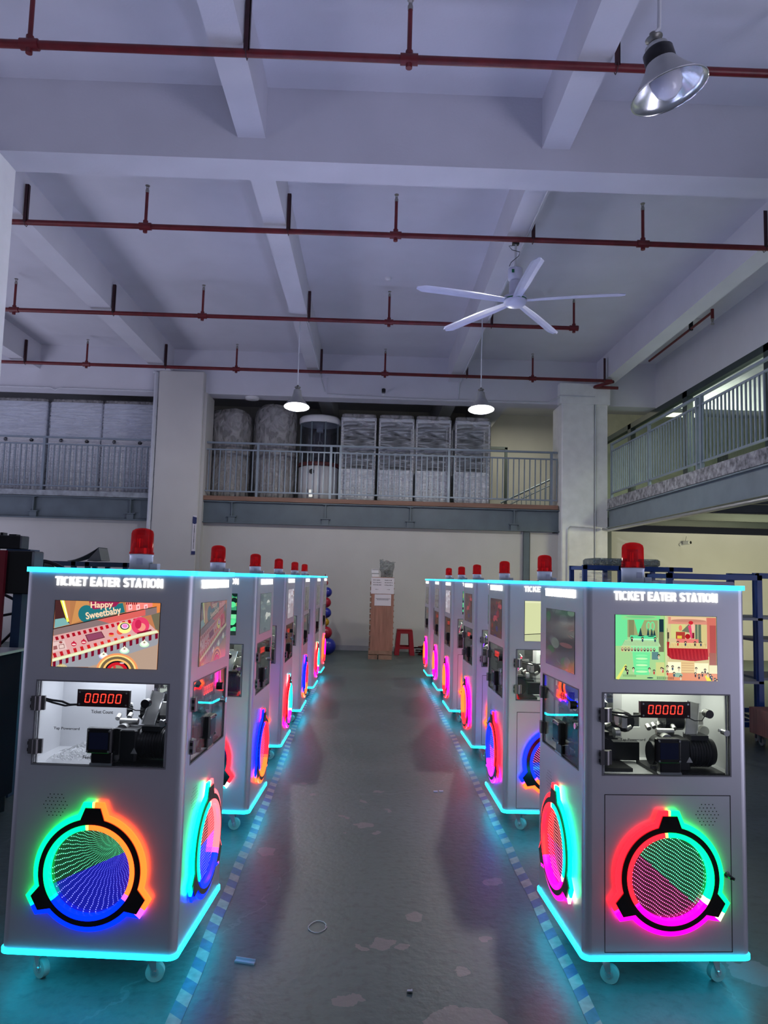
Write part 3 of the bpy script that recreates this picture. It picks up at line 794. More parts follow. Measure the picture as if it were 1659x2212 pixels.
# ------------------------------------------------------------------ far end of the aisle
t = thing('plywood_crate', 'tall narrow plywood crate standing on a pallet at the end of the aisle', 'crate', (.25, 14.1, 0))
b = MB().box(-.23, .21, -.28, .28, .14, .16).box(-.23, -.06, -.28, .28, 0, .08).box(-.04, .21, -.28, .28, 0, .08).box(-.23, .21, -.28, .28, .09, .14)
b.build('pallet', PALLET, t)
b = MB().box(-.20, .22, -.26, .26, .16, 1.52)
b.build('panel_body', PLY, t)
b = MB()
for i in range(12): b.box(-.225, -.2, -.24 + (i % 2) * .02, .24, .22 + i * .105, .28 + i * .105).box(.22, .232, -.24, .24, .25 + i * .105, .27 + i * .105)
b.build('side_battens', PALLET, t)
t = thing('paper_notice', 'large white two-column notice with arrows taped to the crate top', 'notice', (.255, 13.835, 1.36))
MB().box(-.215, .215, 0, .003, -.15, .15).build('sheet', PAPER, t)
b = MB(); random.seed(8)
for cx in (-.105, .11):
    for r_, zz in enumerate((.105, .06, .015)):
        for i in range(7 if r_ else 6):
            x = cx - .07 + i * .0225; b.box(x, x + random.uniform(.010, .016), -.001, 0, zz - .008, zz + random.uniform(.004, .009))
for s, cx in ((-1, -.105), (1, .11)):
    b.box(cx - .028, cx + .028, -.001, 0, -.070, -.066)
    b.prism([(cx + s * .03, -.068), (cx + s * .012, -.061), (cx + s * .012, -.075)][::s], 0, .001, 0, Matrix.Rotation(R(90), 4, 'X'))
b.build('print', INKB, t)
t = thing('paper_notice', 'smaller white notice with two printed lines taped below the large one', 'notice', (.265, 13.835, 1.10))
MB().box(-.155, .155, 0, .003, -.11, .10).build('sheet', PAPER, t)
b = MB()
for zz, x0, x1 in ((.02, -.13, .13), (.0, -.11, .10)):
    x = x0
    while x < x1: b.box(x, x + .007, -.001, 0, zz - .004, zz + .005); x += .010
b.build('print', INKB, t)
for i, (z0, lb) in enumerate(((1.52, 'lower small white carton on top of the plywood crate'), (1.597, 'upper small white carton on top of the plywood crate'))):
    t = thing('small_carton', lb, 'carton', (.115 - .006 * i, 13.93, z0), R(2 - 5 * i), 'small white cartons on the crate')
    MB().bbox(-.07, .07, -.06, .06, 0, .07, .004).build('box', WHITEPL, t)
    MB().box(-.069, .069, -.0615, -.06, .058, .064).build('lid_edge', SEAM, t)
random.seed(12)
t = thing('plastic_bag', 'crumpled clear plastic bag with an open top on the plywood crate', 'plastic bag', (.33, 13.98, 1.52))
b = MB(); N = 22; vs = []
for j in range(9):
    q = j / 8
    for k in range(N):
        a = 2 * PI * k / N; rr = (.11 + .03 * q) * (1 + random.uniform(-.16, .16) * (0.4 + q))
        vs.append((rr * math.cos(a), rr * .8 * math.sin(a), .30 * q + (random.uniform(-.05, .06) if j == 8 else 0)))
b.add(vs, [(j * N + k, j * N + (k + 1) % N, j * N + N + (k + 1) % N, j * N + N + k) for j in range(8) for k in range(N)])
b.build('film', wrap_mat('grey_bag_film', (.35, .38, .38), .6, 30, (1, 1, 1)), t)
b = MB()
for i in range(9): b.bbox(*(lambda x, y, z_: (x - .035, x + .035, y - .03, y + .03, z_, z_ + .04))(random.uniform(-.05, .05), random.uniform(-.04, .04), .01 + .012 * i), .01)
b.build('contents', mat('dark_bag_contents', (.05, .06, .06), .6), t)

t = thing('plastic_stool', 'red plastic stool standing by the back wall right of the crate', 'stool', (.735, 14.85, 0))
MB().bbox(-.155, .155, -.155, .155, .475, .50, .02).build('seat', REDPL, t)
b = MB()
for a in range(4):
    Mx = Matrix.Rotation(a * PI / 2, 4, 'Z')
    # each side is a tapering panel with an arched cut-out
    T = [(-.15, .48), (.15, .48), (.165, .33), (-.165, .33)]
    for (quad) in ([(-.15, .478), (.15, .478), (.155, .42), (-.155, .42)], [(-.155, .42), (-.08, .42), (-.105, .0), (-.20, .0)], [(.08, .42), (.155, .42), (.20, .0), (.105, .0)], [(-.10, .17), (.10, .17), (.105, .12), (-.105, .12)]):
        vs = [];
        for off in (0, .012):
            for (x, z_) in quad:
                yy = -(.155 + (.48 - z_) * .09) + off; vs.append(Mx @ Vector((x, yy, z_)))
        b.add(vs, [(3, 2, 1, 0), (4, 5, 6, 7), (0, 1, 5, 4), (1, 2, 6, 5), (2, 3, 7, 6), (3, 0, 4, 7)])
b.build('leg_frame', REDPL, t)

t = thing('ball_garland', 'column of coloured glossy balls standing behind the last left machine', 'ball garland', (-.84, 14.5, 0))
for z_, r_, m_, dx in ((.16, .16, BALLB, .07), (.42, .12, BALLR, .03), (.62, .085, BALLY, 0), (.80, .10, BALLB, .02), (1.0, .10, BALLR, 0.01), (1.2, .10, BALLB, .02), (1.38, .06, BALLR, -.02)):
    MB().lathe([(r_ * math.sin(PI * i / 12) + .0001, z_ + r_ * -math.cos(PI * i / 12)) for i in range(13)], 24, 0, Matrix.Translation((dx, 0, 0))).build('ball', m_, t)
MB().tube([(-.05, 0, 0), (-.03, 0, .8), (-.02, 0, 1.55)], .008).build('string', REDM, t)
t = thing('cable_heap', 'dark heap of bundled cables on the floor by the back wall', 'cables', (1.18, 14.8, 0))
random.seed(3); b = MB()
for i in range(9):
    cx, cy, rr = random.uniform(-.1, .1), random.uniform(-.08, .08), random.uniform(.08, .17)
    b.tube([(cx + rr * math.cos(a * .5), cy + rr * .8 * math.sin(a * .5), .02 + i * .02 + .012 * math.sin(a)) for a in range(14)], .012, 6, random.choice((0, 0, 1)))
b.build('loops', [BLACK, REDM], t)

# ------------------------------------------------------------------ floor tapes and litter
def tape(label, line, w=.052):
    t = thing('floor_tape', label, 'floor tape', (0, 0, 0), 0, 'striped floor tapes')
    def xa(y):
        for (y0, x0), (y1, x1) in zip(line, line[1:]):
            if y0 <= y <= y1: return x0 + (x1 - x0) * (y - y0) / (y1 - y0)
        return line[-1][1] if y > line[-1][0] else line[0][1]
    b = MB(); y = line[0][0]; i = 0; st = .075; sk = -.045 if line[0][1] < 0 else .045
    while y < line[-1][0]:
        q = [(y, -w / 2, -sk), (y, w / 2, sk), (y + st, w / 2, sk), (y + st, -w / 2, -sk)]
        vs = [(xa(yy) + dx + .003 * math.sin(yy * 9), yy + ds * .5, .0015) for yy, dx, ds in q]
        b.add(vs, [(0, 1, 2, 3)], i % 2); y += st; i += 1
    b.build('striped_strip', [TAPEB, TAPEW], t)
tape('blue and white striped floor tape along the left row of machines', [(1.6, -.60), (2.6, -.61), (3.9, -.63), (5.4, -.645), (7.8, -.71), (8.6, -.71), (11.3, -.68)])
tape('blue and white striped floor tape along the right row of machines', [(1.6, .80), (2.7, .82), (4.1, .83), (7.1, .85), (11.3, .84)])
o = MB().tube([(-.18 + .035 * math.cos(a * .45) * (1 + .15 * math.sin(a)), 3.31 + .055 * math.sin(a * .45), .003) for a in range(15)], .0016, 6).build('rubber_band', WHITEPL)
tag(o, 'thin pale rubber band lying on the floor in the aisle', 'rubber band')
o = MB().box(-.04, .04, -.009, .009, 0, .006, 0, Matrix.Translation((-.44, 3.01, 0)) @ Matrix.Rotation(R(-14), 4, 'Z')).box(-.04, .04, .006, .009, 0, .014, 0, Matrix.Translation((-.44, 3.01, 0)) @ Matrix.Rotation(R(-14), 4, 'Z')).build('plastic_offcut', PALEBOX)
tag(o, 'pale plastic offcut on the floor near the first left machine', 'offcut')
o = MB().cyl((.18, 2.82, .006), (.195, 2.82, .006), .006, 8).cyl((.195, 2.82, .006), (.20, 2.82, .006), .009, 6).build('bolt', CHROME)
tag(o, 'tiny metal bolt on the floor near the bottom of the photo', 'bolt')
o = MB().box(.50, .53, 5.36, 5.39, 0, .004).box(.54, .57, 5.37, 5.40, 0, .004).build('paper_scraps', PAPER)
tag(o, 'two tiny white paper scraps in the middle of the aisle', 'paper scrap', None, 'stuff')
o = MB().box(-.03, .03, -.006, .006, 0, .006, 0, Matrix.Translation((1.33, 3.22, 0)) @ Matrix.Rotation(R(-28), 4, 'Z')).build('white_scrap', PAPER)
tag(o, 'white sliver of plastic on the floor before the first right machine', 'offcut')
o = MB().box(-.04, .04, -.012, .012, 0, .008, 0, Matrix.Translation((2.45, 2.9, 0)) @ Matrix.Rotation(R(-40), 4, 'Z')).build('white_scrap', PAPER)
tag(o, 'white crumpled sliver on the floor at the right edge of the photo', 'offcut')

# ------------------------------------------------------------------ TICKET STATIONS
H = 0.32
RX = Matrix.Rotation(R(90), 4, 'X')
C_ = dict(g=(0.0, 1.0, 0.12), t=(0.0, 1.0, 0.38), b=(0.0, 0.008, 1.0), o=(1.0, 0.065, 0.008), r=(1.0, 0.006, 0.012), m=(1.0, 0.0, 0.34), c=(0.0, 0.80, 0.80), p=(1.0, 0.06, 0.07), v=(0.30, 0.01, 1.0))


def lerp(a, b, q): return tuple(x * (1 - q) + y * q for x, y in zip(a, b))


def ringcol(cols, off=0.0):
    """three LED colours round the ring: upper left, bottom, right (angle from the right, anticlockwise)"""
    c0, c1, c2 = [C_[k] for k in cols]
    def f(a):
        a = (a - off) % 360
        if a < 89 or a >= 327: return c2
        if a < 92: return lerp(c2, c0, .5)
        if a < 207: return c0
        if a < 213: return lerp(c0, c1, .5)
        if a < 322: return c1
        return lerp(c1, c2, .5)
    return f


def outline(Rr, rt, wb, wt):
    pts = []
    be = math.degrees(math.asin(wb / Rr))
    for k in range(3):
        c = 90 + 120 * k
        for (r, dx) in ((rt, wt), (rt, wt * .12), (rt, -wt * .12), (rt, -wt)):
            a = R(c); x, y = r, dx
            pts.append((x * math.cos(a) + y * math.sin(a), x * math.sin(a) - y * math.cos(a)))
        a0 = c + be; a1 = c + 120 - be; n = 26
        for i in range(n + 1):
            a = R(a0 + (a1 - a0) * i / n); pts.append((Rr * math.cos(a), Rr * math.sin(a)))
    return pts


def ring_layer(out, rin, y0, y1, cf=None, sub=1):
    """flat plate between an outline and a round hole; faces carry LED colours"""
    n = len(out); vs = []
    for y in (y0, y1):
        for (x, z) in out: vs.append((x, y, z))
    for y in (y0, y1):
        for (x, z) in out:
            a = math.atan2(z, x); vs.append((rin * math.cos(a), y, rin * math.sin(a)))
    fs = []; cs = []
    for i in range(n):
        j = (i + 1) % n
        mx_, mz = (out[i][0] + out[j][0]) / 2, (out[i][1] + out[j][1]) / 2
        c = cf(math.degrees(math.atan2(mz, mx_)) % 360) if cf else (1, 1, 1)
        fs += [(i, j, n + j, n + i), (n + i, n + j, 3 * n + j, 3 * n + i), (2 * n + i, 2 * n + j, j, i), (3 * n + i, 3 * n + j, 2 * n + j, 2 * n + i)]
        cs += [c] * 4
    b = MB(); b.add(vs, fs, 0, False, cs)
    return b


OUT_GLOW = outline(.206, .243, .056, .038)
OUT_PLATE = outline(.187, .225, .044, .028)
RCZ = .415
cache = {}


def cached(key, fn):
    if key not in cache: cache[key] = fn()
    return cache[key]


def dots_mesh(cols, vp, split, offa):
    """painted reflections of LED points in the endless-tunnel mirror; vp is where the rows meet, or only their direction when far away"""
    b = MB(); c0, c1 = C_[cols[0]], C_[cols[1]]; random.seed(2)
    def put(x, z, q, e):
        if x * x + z * z > .1450 ** 2: return
        cc = c0 if (x * math.cos(R(split)) + z * math.sin(R(split))) > offa else c1
        cc = tuple(min(1, v * e + .14 * e) for v in cc)
        b.add([(x - q, 0, z - q), (x + q, 0, z - q), (x + q, 0, z + q), (x - q, 0, z + q)], [(0, 1, 2, 3)], 0, False, [cc])
    if math.hypot(*vp) < .2:
        for k in range(72):
            a = 2 * PI * k / 72 + .02; d = .003
            while d < .30:
                w = .0012 * math.sin(d * 180 + k)
                put(vp[0] + d * math.cos(a) - w * math.sin(a), vp[1] + d * math.sin(a) + w * math.cos(a), .0007 + .0035 * d, .18 + 3.6 * d if d < .22 else 1)
                d += .0045 + .012 * d
    else:
        a = math.atan2(vp[1], vp[0]); n = 13
        for k in range(-n, n + 1):
            for i in range(-26, 27):
                u, v = i * .0072, k * .0122 + .0016 * math.sin(i * .55 + k * .5)
                put(u * math.cos(a) - v * math.sin(a), u * math.sin(a) + v * math.cos(a), .0015, .85)
    return b


def mirror_mesh(dcol, split, offa, lum):
    """two-way mirror, its reflected haze painted as two glowing halves"""
    b = MB(); a = R(split); nx, nz = math.cos(a), math.sin(a)
    for sg, cc in ((1, C_[dcol[0]]), (-1, C_[dcol[1]])):
        pts = []
        h = math.acos(max(-1, min(1, sg * offa / .148))); c = a if sg > 0 else a + PI
        for i in range(33):
            t_ = c - h + 2 * h * i / 32; pts.append((.148 * math.cos(t_), -.003, .148 * math.sin(t_)))
        g = lum if cc != C_['b'] else lum * 9
        b.add(pts, [tuple(range(33))], 0, False, [tuple(v * g + .006 for v in cc)])
    return b


def sign_mesh(w, h):
    """TICKET EATER STATION in heavy sans capitals, built stroke by stroke"""
    b = MB(); S = .20; cur = [0.0]
    def quad(*p): b.add([(cur[0] + x, z, 0) for x, z in p] + [(cur[0] + x, z, 1) for x, z in p], [tuple(range(len(p)))[::-1], tuple(range(len(p), 2 * len(p)))] + [(i, (i + 1) % len(p), len(p) + (i + 1) % len(p), len(p) + i) for i in range(len(p))])
    def rect(x0, x1, z0, z1): quad((x0, z0), (x1, z0), (x1, z1), (x0, z1))
    def arc(cx, cz, rx, rz, a0, a1, t=S, n=14):
        for i in range(n):
            p = []
            for a, q in ((a0 + (a1 - a0) * i / n, 1), (a0 + (a1 - a0) * (i + 1) / n, 1), (a0 + (a1 - a0) * (i + 1) / n, 0), (a0 + (a1 - a0) * i / n, 0)):
                r = R(a); ex, ez = (rx, rz) if q else (rx - t, rz - t * .84)
                p.append((cx + ex * math.copysign(abs(math.cos(r)) ** .8, math.cos(r)), cz + ez * math.copysign(abs(math.sin(r)) ** .8, math.sin(r))))
            quad(*p[::-1])
    def T(): rect(0, .74, .80, 1); rect(.26, .48, 0, .80); return .74
    def I(): rect(0, .22, 0, 1); return .22
    def C(): arc(.40, .5, .40, .5, 48, 312, n=22); return .76
    def K(): rect(0, S, 0, 1); quad((.20, .34), (.36, .46), (.80, 1), (.50, 1), (.20, .60)); quad((.30, .56), (.50, .66), (.86, 0), (.55, 0)); return .84
    def E(): rect(0, S, 0, 1); rect(S, .66, .80, 1); rect(S, .62, .40, .59); rect(S, .68, 0, .20); return .68
    def A(): quad((0, 0), (.27, 0), (.57, 1), (.33, 1)); quad((.63, 0), (.90, 0), (.57, 1), (.33, 1)); rect(.2, .7, .18, .36); return .90
    def Rr(): rect(0, S, 0, 1); rect(S, .46, .81, 1); rect(S, .46, .38, .57); arc(.46, .69, .30, .31, -90, 90, .24); quad((.36, .44), (.60, .44), (.82, 0), (.54, 0)); return .80
    def S_(): arc(.38, .72, .37, .28, 20, 250, .21); arc(.38, .28, .37, .28, -160, 70, .21); quad((.26, .44), (.52, .32), (.56, .52), (.24, .66)); return .76
    def O(): arc(.44, .5, .44, .5, 0, 360, n=28); return .88
    def N(): rect(0, .24, 0, 1); rect(.56, .80, 0, 1); quad((.0, 1), (.28, 1), (.80, 0), (.52, 0)); return .80
    G = dict(T=T, I=I, C=C, K=K, E=E, A=A, R=Rr, S=S_, O=O, N=N)
    for ch in 'TICKET EATER STATION':
        if ch == ' ': cur[0] += .42; continue
        cur[0] += G[ch]() + (.05 if ch in 'TA' else .12)
    L = cur[0] - .12
    b.v = [((x / L - .5) * w, (z - .5) * h, q * .003) for x, z, q in b.v]
    return b.mesh('lit_sign', SIGNL)


# --- pictures shown on the screens -----------------------------------
SW, SH, SZ = .40, .245, 1.2625


class Pic:
    """flat coloured shapes in picture coordinates 0..1"""
    def __init__(self, bg): self.b = MB(); self.k = 0; self.poly([(0, 0), (1, 0), (1, 1), (0, 1)], bg)

    def poly(self, pts, c):
        # clip to the screen
        P = [tuple(p) for p in pts]
        for ax, lim, sg in ((0, 0, 1), (0, 1, -1), (1, 0, 1), (1, 1, -1)):
            Q = []
            for i in range(len(P)):
                a, d = P[i], P[(i + 1) % len(P)]
                ia, id_ = sg * (a[ax] - lim) >= -1e-9, sg * (d[ax] - lim) >= -1e-9
                if ia: Q.append(a)
                if ia != id_:
                    q = (lim - a[ax]) / (d[ax] - a[ax]); Q.append((a[0] + (d[0] - a[0]) * q, a[1] + (d[1] - a[1]) * q))
            P = Q
            if len(P) < 3: return self
        y = -.00003 * self.k; self.k += 1
        lin = tuple((v / 255) ** 2.2 for v in c)
        self.b.add([((u - .5) * SW, y, (.5 - v) * SH) for u, v in P], [tuple(range(len(P)))], 0, False, [lin])
        return self

    def ell(self, cx, cy, rx, ry, c, n=20, rot=0, a0=0, a1=360):
        pts = []
        for i in range(n):
            a = R(a0 + (a1 - a0) * i / (n - 1 if a1 - a0 < 360 else n)); x, y = rx * math.cos(a), ry * math.sin(a)
            pts.append((cx + x * math.cos(rot) - y * math.sin(rot), cy + (x * math.sin(rot) + y * math.cos(rot)) * 1.6 if rot else cy + y))
        return self.poly(pts, c)

    def line(self, p, q, w, c):
        dx, dy = (q[0] - p[0]) * SW, (q[1] - p[1]) * SH; L = math.hypot(dx, dy) or 1
        nx, ny = -dy / L * w / SW / 2, dx / L * w / SH / 2
        return self.poly([(p[0] + nx, p[1] + ny), (q[0] + nx, q[1] + ny), (q[0] - nx, q[1] - ny), (p[0] - nx, p[1] - ny)], c)


def pic_candy():
    def T(x, y): return ((x - 128 + y * .062) / 1490, (y - 55 - x * .030) / 935)
    p = Pic((188, 120, 82))
    P = lambda pts, c: p.poly([T(*q) for q in pts], c)
    P([(330, 60), (1605, 60), (1605, 220), (700, 350), (340, 400)], (176, 118, 76))
    P([(420, 60), (620, 60), (540, 330), (350, 400)], (200, 140, 84))
    P([(120, 55), (215, 55), (330, 400), (110, 450)], (70, 40, 40))
    P([(120, 330), (250, 310), (330, 400), (110, 455)], (120, 170, 170))
    P([(190, 55), (250, 55), (320, 360), (290, 370)], (250, 250, 90)); P([(215, 55), (235, 55), (305, 300), (290, 320)], (255, 255, 210))
    # script title backing
    p.ell(*T(560, 250), .075, .13, (36, 112, 120), 20)
    P([(560, 180), (1080, 100), (1110, 230), (600, 350)], (36, 112, 120))
    P([(600, 75), (1040, 85), (980, 150), (660, 190)], (150, 36, 80))
    # pink cards
    P([(1120, 90), (1590, 90), (1600, 130), (1130, 235)], (240, 130, 120))
    for i in range(6): P([(1130 + i * 28, 92), (1145 + i * 28, 92), (1140 + i * 28, 125), (1125 + i * 28, 125)], (120, 20, 30))
    for i in range(3): P([(1160 + i * 110, 125), (1210 + i * 110, 115), (1215 + i * 110, 190), (1160 + i * 110, 205)], (250, 190, 190)); P([(1178 + i * 110, 150), (1198 + i * 110, 145), (1190 + i * 110, 185)], (170, 30, 50))
    P([(1500, 90), (1610, 90), (1610, 240), (1500, 240)], (224, 130, 70))
    # dark line and grey shelf
    P([(100, 460), (1130, 235), (1560, 150), (1560, 158), (1130, 248), (100, 472)], (20, 18, 20))
    P([(100, 472), (1130, 248), (1560, 158), (1560, 250), (1130, 345), (100, 560)], (132, 112, 112))
    P([(720, 340), (1130, 248), (1400, 190), (1400, 275), (900, 390)], (214, 96, 90))
    P([(1480, 270), (1610, 230), (1610, 500), (1540, 470)], (110, 104, 84))
    # table
    P([(95, 565), (1340, 290), (1500, 440), (1560, 500), (90, 880)], (214, 162, 160))
    for i in range(16):
        x = 120 + i * 79; y = 580 - i * 18.2
        P([(x, y), (x + 40, y - 9), (x + 58, y + 38), (x + 18, y + 50)], (150 + i * 4, 18, 36))
    for i in range(12):
        x = 90 + i * 96; y = 812 - i * 23.5
        P([(x, y), (x + 42, y - 10), (x + 62, y + 50), (x + 20, y + 60)], (178 + i * 5, 24 + i * 2, 38))
    P([(95, 640), (250, 612), (295, 750), (90, 795)], (222, 190, 186)); P([(100, 648), (242, 622), (246, 626), (104, 652)], (100, 20, 30))
    p.ell(*T(205, 655), .016, .018, (150, 70, 70)); P([(175, 690), (250, 675), (262, 735), (185, 750)], (120, 60, 60)); P([(182, 696), (244, 684), (255, 730), (190, 743)], (226, 196, 190)); P([(100, 710), (150, 700), (160, 750), (100, 765)], (150, 90, 90))
    P([(548, 550), (780, 500), (830, 588), (590, 648)], (96, 30, 44)); P([(560, 555), (775, 508), (815, 582), (598, 636)], (140, 70, 96))
    for (x, y) in ((390, 680), (530, 650)): p.ell(*T(x, y), .026, .034, (190, 30, 60)); p.ell(*T(x, y + 5), .02, .012, (240, 200, 200)); P([(x - 22, y - 18), (x + 22, y - 18), (x, y - 50)], (190, 30, 60))
    p.ell(*T(920, 550), .026, .03, (230, 150, 90)); p.ell(*T(920, 535), .024, .018, (210, 40, 50))
    p.ell(*T(1040, 505), .03, .045, (230, 90, 70))
    p.ell(*T(1105, 450), .066, .085, (252, 240, 140)); p.ell(*T(1110, 430), .044, .052, (48, 24, 48)); p.ell(*T(1112, 428), .034, .040, (250, 235, 245)); p.ell(*T(1112, 425), .026, .03, (236, 130, 200))
    # rosy blot of decoration at the right
    p.ell(*T(1330, 420), .085, .13, (226, 64, 104)); p.ell(*T(1345, 440), .04, .06, (238, 150, 130)); p.ell(*T(1300, 400), .03, .07, (200, 40, 80)); P([(1280, 520), (1480, 470), (1490, 490), (1290, 540)], (120, 16, 40))
    # front apron
    P([(90, 930), (1580, 525), (1600, 640), (1560, 690), (620, 1000), (85, 1000)], (150, 152, 160))
    for i in range(17):
        x = 95 + i * 90; y = 925 - i * 24.5
        P([(x, y), (x + 42, y - 11), (x + 40, y + 66), (x + 2, y + 78)], (118, 10, 40))
    P([(88, 885), (500, 775), (1300, 535), (1560, 485), (1590, 520), (1330, 575), (500, 820), (88, 930)], (222, 226, 180))
    P([(88, 905), (500, 796), (1300, 552), (1560, 500), (1560, 505), (1300, 558), (500, 802), (88, 912)], (248, 250, 222))
    for (x, y, c) in ((812, 830, (200, 200, 235)), (1105, 755, (190, 235, 205)), (1385, 665, (196, 236, 200))):
        p.ell(*T(x, y + 20), .046, .042, c); p.ell(*T(x, y + 5), .034, .04, (250, 250, 236)); P([(x - 25, y), (x + 25, y), (x + 4, y - 55)], (240, 244, 220)); p.ell(*T(x, y - 8), .010, .012, (150, 140, 110))
    P([(600, 1000), (1560, 690), (1600, 640), (1600, 760), (1560, 1050), (560, 1050)], (176, 150, 132))
    for (q, c) in ((1.0, (236, 150, 96)), (.90, (250, 214, 130)), (.82, (112, 96, 70)), (.68, (248, 190, 110)), (.58, (20, 16, 24)), (.50, (204, 30, 44)), (.34, (150, 140, 110))):
        p.ell(*T(1000, 1060), .20 * q, .27 * q, c, 32)
    p.ell(*T(965, 1000), .014, .024, (210, 60, 60)); p.ell(*T(1070, 945), .022, .010, (220, 200, 200))
    for i in range(11):
        a = R(200 + i * 14); x, y = T(220, 1035); p.line((x + .03 * math.cos(a), y + .04 * math.sin(a)), (x + .06 * math.cos(a), y + .085 * math.sin(a)), .002, (250, 224, 120))
    return p


def pic_carousel():
    p = Pic((196, 200, 140)); random.seed(21)
    X = lambda x: (x - 60) / 1535; Y = lambda y: (y - 75) / 1000
    def r(x0, y0, x1, y1, c): p.poly([(X(x0), Y(y0)), (X(x1), Y(y0)), (X(x1), Y(y1)), (X(x0), Y(y1))], c)
    def e(cx, cy, rx, ry, c): p.ell(X(cx), Y(cy), rx / 1535, ry / 1000, c, 22)
    r(60, 60, 800, 1090, (160, 206, 140)); r(60, 60, 240, 560, (110, 222, 150)); r(240, 130, 700, 420, (150, 160, 110)); r(260, 140, 340, 420, (126, 130, 92))
    r(150, 80, 740, 150, (122, 220, 140)); e(440, 110, 250, 30, (150, 200, 140)); e(440, 104, 220, 20, (110, 196, 128))
    p.poly([(X(340), Y(140)), (X(500), Y(140)), (X(400), Y(380))], (90, 225, 150))
    for x in (560, 620): e(x, 240, 36, 70, (110, 220, 150)); e(x, 240, 20, 50, (160, 170, 120))
    r(800, 60, 1590, 1100, (206, 190, 140)); r(900, 200, 1120, 420, (204, 204, 132)); p.poly([(X(1060), Y(310)), (X(1180), Y(190)), (X(1180), Y(330))], (110, 112, 90))
    r(1270, 170, 1390, 510, (92, 110, 90)); r(1300, 180, 1320, 500, (150, 160, 120)); r(1360, 170, 1440, 520, (206, 190, 130))
    r(860, 90, 1450, 200, (214, 140, 120)); r(900, 90, 1440, 150, (232, 190, 150)); e(1170, 145, 270, 25, (190, 130, 110)); r(1450, 90, 1590, 700, (206, 110, 96)); r(1490, 210, 1590, 650, (176, 80, 76)); r(1480, 640, 1590, 850, (160, 96, 84))
    r(720, 130, 790, 330, (24, 50, 60)); r(715, 330, 860, 640, (110, 110, 84)); e(825, 300, 22, 60, (40, 30, 30)); r(840, 330, 870, 430, (70, 60, 50))
    r(790, 60, 808, 1070, (150, 200, 120)); r(808, 60, 840, 1070, (196, 206, 150))
    # left tower
    r(280, 390, 670, 475, (90, 214, 150)); r(300, 440, 640, 460, (190, 250, 200))
    p.poly([(X(200), Y(465)), (X(700), Y(465)), (X(745), Y(560)), (X(150), Y(560))], (180, 216, 160))
    for i in range(26):
        x = 190 + i * 20; p.line((X(x + 8), Y(472)), (X(x - 8 + (i - 13) * 1.5), Y(550)), .0013, (90, 150, 110))
    r(280, 555, 700, 650, (150, 226, 160)); r(140, 560, 285, 650, (190, 200, 140))
    for i in range(11):
        x = 160 + i * 48; e(x, 610, 17, 28, (60, 60, 60) if i % 3 else (150, 90, 80)); e(x, 602, 9, 13, (210, 200, 160))
    p.poly([(X(310), Y(650)), (X(580), Y(650)), (X(560), Y(1000)), (X(340), Y(1000))], (110, 226, 150))
    for i in range(6): e(450, 700 + i * 50, 90, 16, (190, 246, 180) if i % 2 else (130, 236, 160))
    # right tower
    r(980, 430, 1315, 500, (224, 120, 110)); r(970, 320, 1110, 430, (170, 60, 50)); e(1040, 260, 26, 45, (232, 130, 100)); r(990, 380, 1060, 425, (220, 190, 70)); e(1150, 390, 40, 40, (170, 20, 30))
    p.poly([(X(1155), Y(230)), (X(1200), Y(200)), (X(1225), Y(420)), (X(1200), Y(425))], (224, 70, 110)); e(1200, 175, 36, 30, (200, 40, 50)); e(1235, 250, 26, 60, (236, 180, 160)); r(1220, 330, 1250, 420, (120, 20, 40))
    p.poly([(X(900), Y(490)), (X(1400), Y(490)), (X(1450), Y(580)), (X(860), Y(580))], (228, 206, 140))
    for i in range(24):
        x = 890 + i * 23; p.line((X(x + 6), Y(500)), (X(x - 6), Y(570)), .0013, (150, 110, 70))
    p.poly([(X(860), Y(575)), (X(1450), Y(575)), (X(1460), Y(745)), (X(1240), Y(775)), (X(900), Y(745)), (X(835), Y(690)), (X(830), Y(480)), (X(870), Y(480))], (168, 24, 36))
    for i in range(22):
        x = 850 + i * 27; p.line((X(x), Y(590)), (X(x + 20), Y(745)), .0011, (206, 60, 60) if i % 2 else (120, 10, 22))
    r(1040, 770, 1245, 1030, (224, 190, 130)); 
    for i in range(6): r(1050, 800 + i * 38, 1235, 806 + i * 38, (176, 130, 90))
    r(840, 790, 1040, 960, (246, 240, 200)); r(1245, 800, 1460, 1000, (246, 236, 190)); r(840, 960, 1590, 1100, (222, 140, 100)); r(1470, 830, 1590, 960, (230, 226, 180)); e(990, 990, 75, 35, (140, 176, 150))
    r(660, 800, 790, 1010, (200, 206, 130)); r(600, 640, 700, 760, (90, 130, 130))
    p.poly([(X(60), Y(1060)), (X(200), Y(840)), (X(220), Y(850)), (X(100), Y(1080))], (226, 226, 110)); p.poly([(X(1400), Y(1000)), (X(1440), Y(980)), (X(1530), Y(1100)), (X(1440), Y(1100))], (236, 220, 60))
    # small display figures as dark heads and pale bodies
    for (x, y, s) in [(430, 330, 26), (545, 320, 20), (600, 330, 22), (640, 345, 20)]: p.poly([(X(x - s), Y(390)), (X(x + s), Y(390)), (X(x + 4), Y(y - s * 2)), (X(x - 4), Y(y - s * 2))], (34, 66, 70))
    fig = [(300, 430), (460, 430), (650, 430), (995, 480), (1110, 480), (1255, 480), (1345, 480), (205, 880), (230, 940), (560, 900), (320, 900), (630, 930), (910, 860), (1005, 880), (1255, 960), (1310, 990), (1360, 950), (1440, 960), (1500, 1010), (1550, 1040), (1480, 980), (830, 860), (830, 940), (930, 960), (1030, 1010), (760, 900), (740, 890), (1400, 900), (1265, 880), (1580, 1060), (700, 690)]
    for (x, y) in fig:
        e(x, y + 34, 13, 26, random.choice(((210, 200, 170), (60, 40, 50), (190, 60, 60), (40, 60, 90)))); e(x, y, 19, 18, (24, 24, 34)); e(x, y + 6, 10, 9, (226, 200, 150))
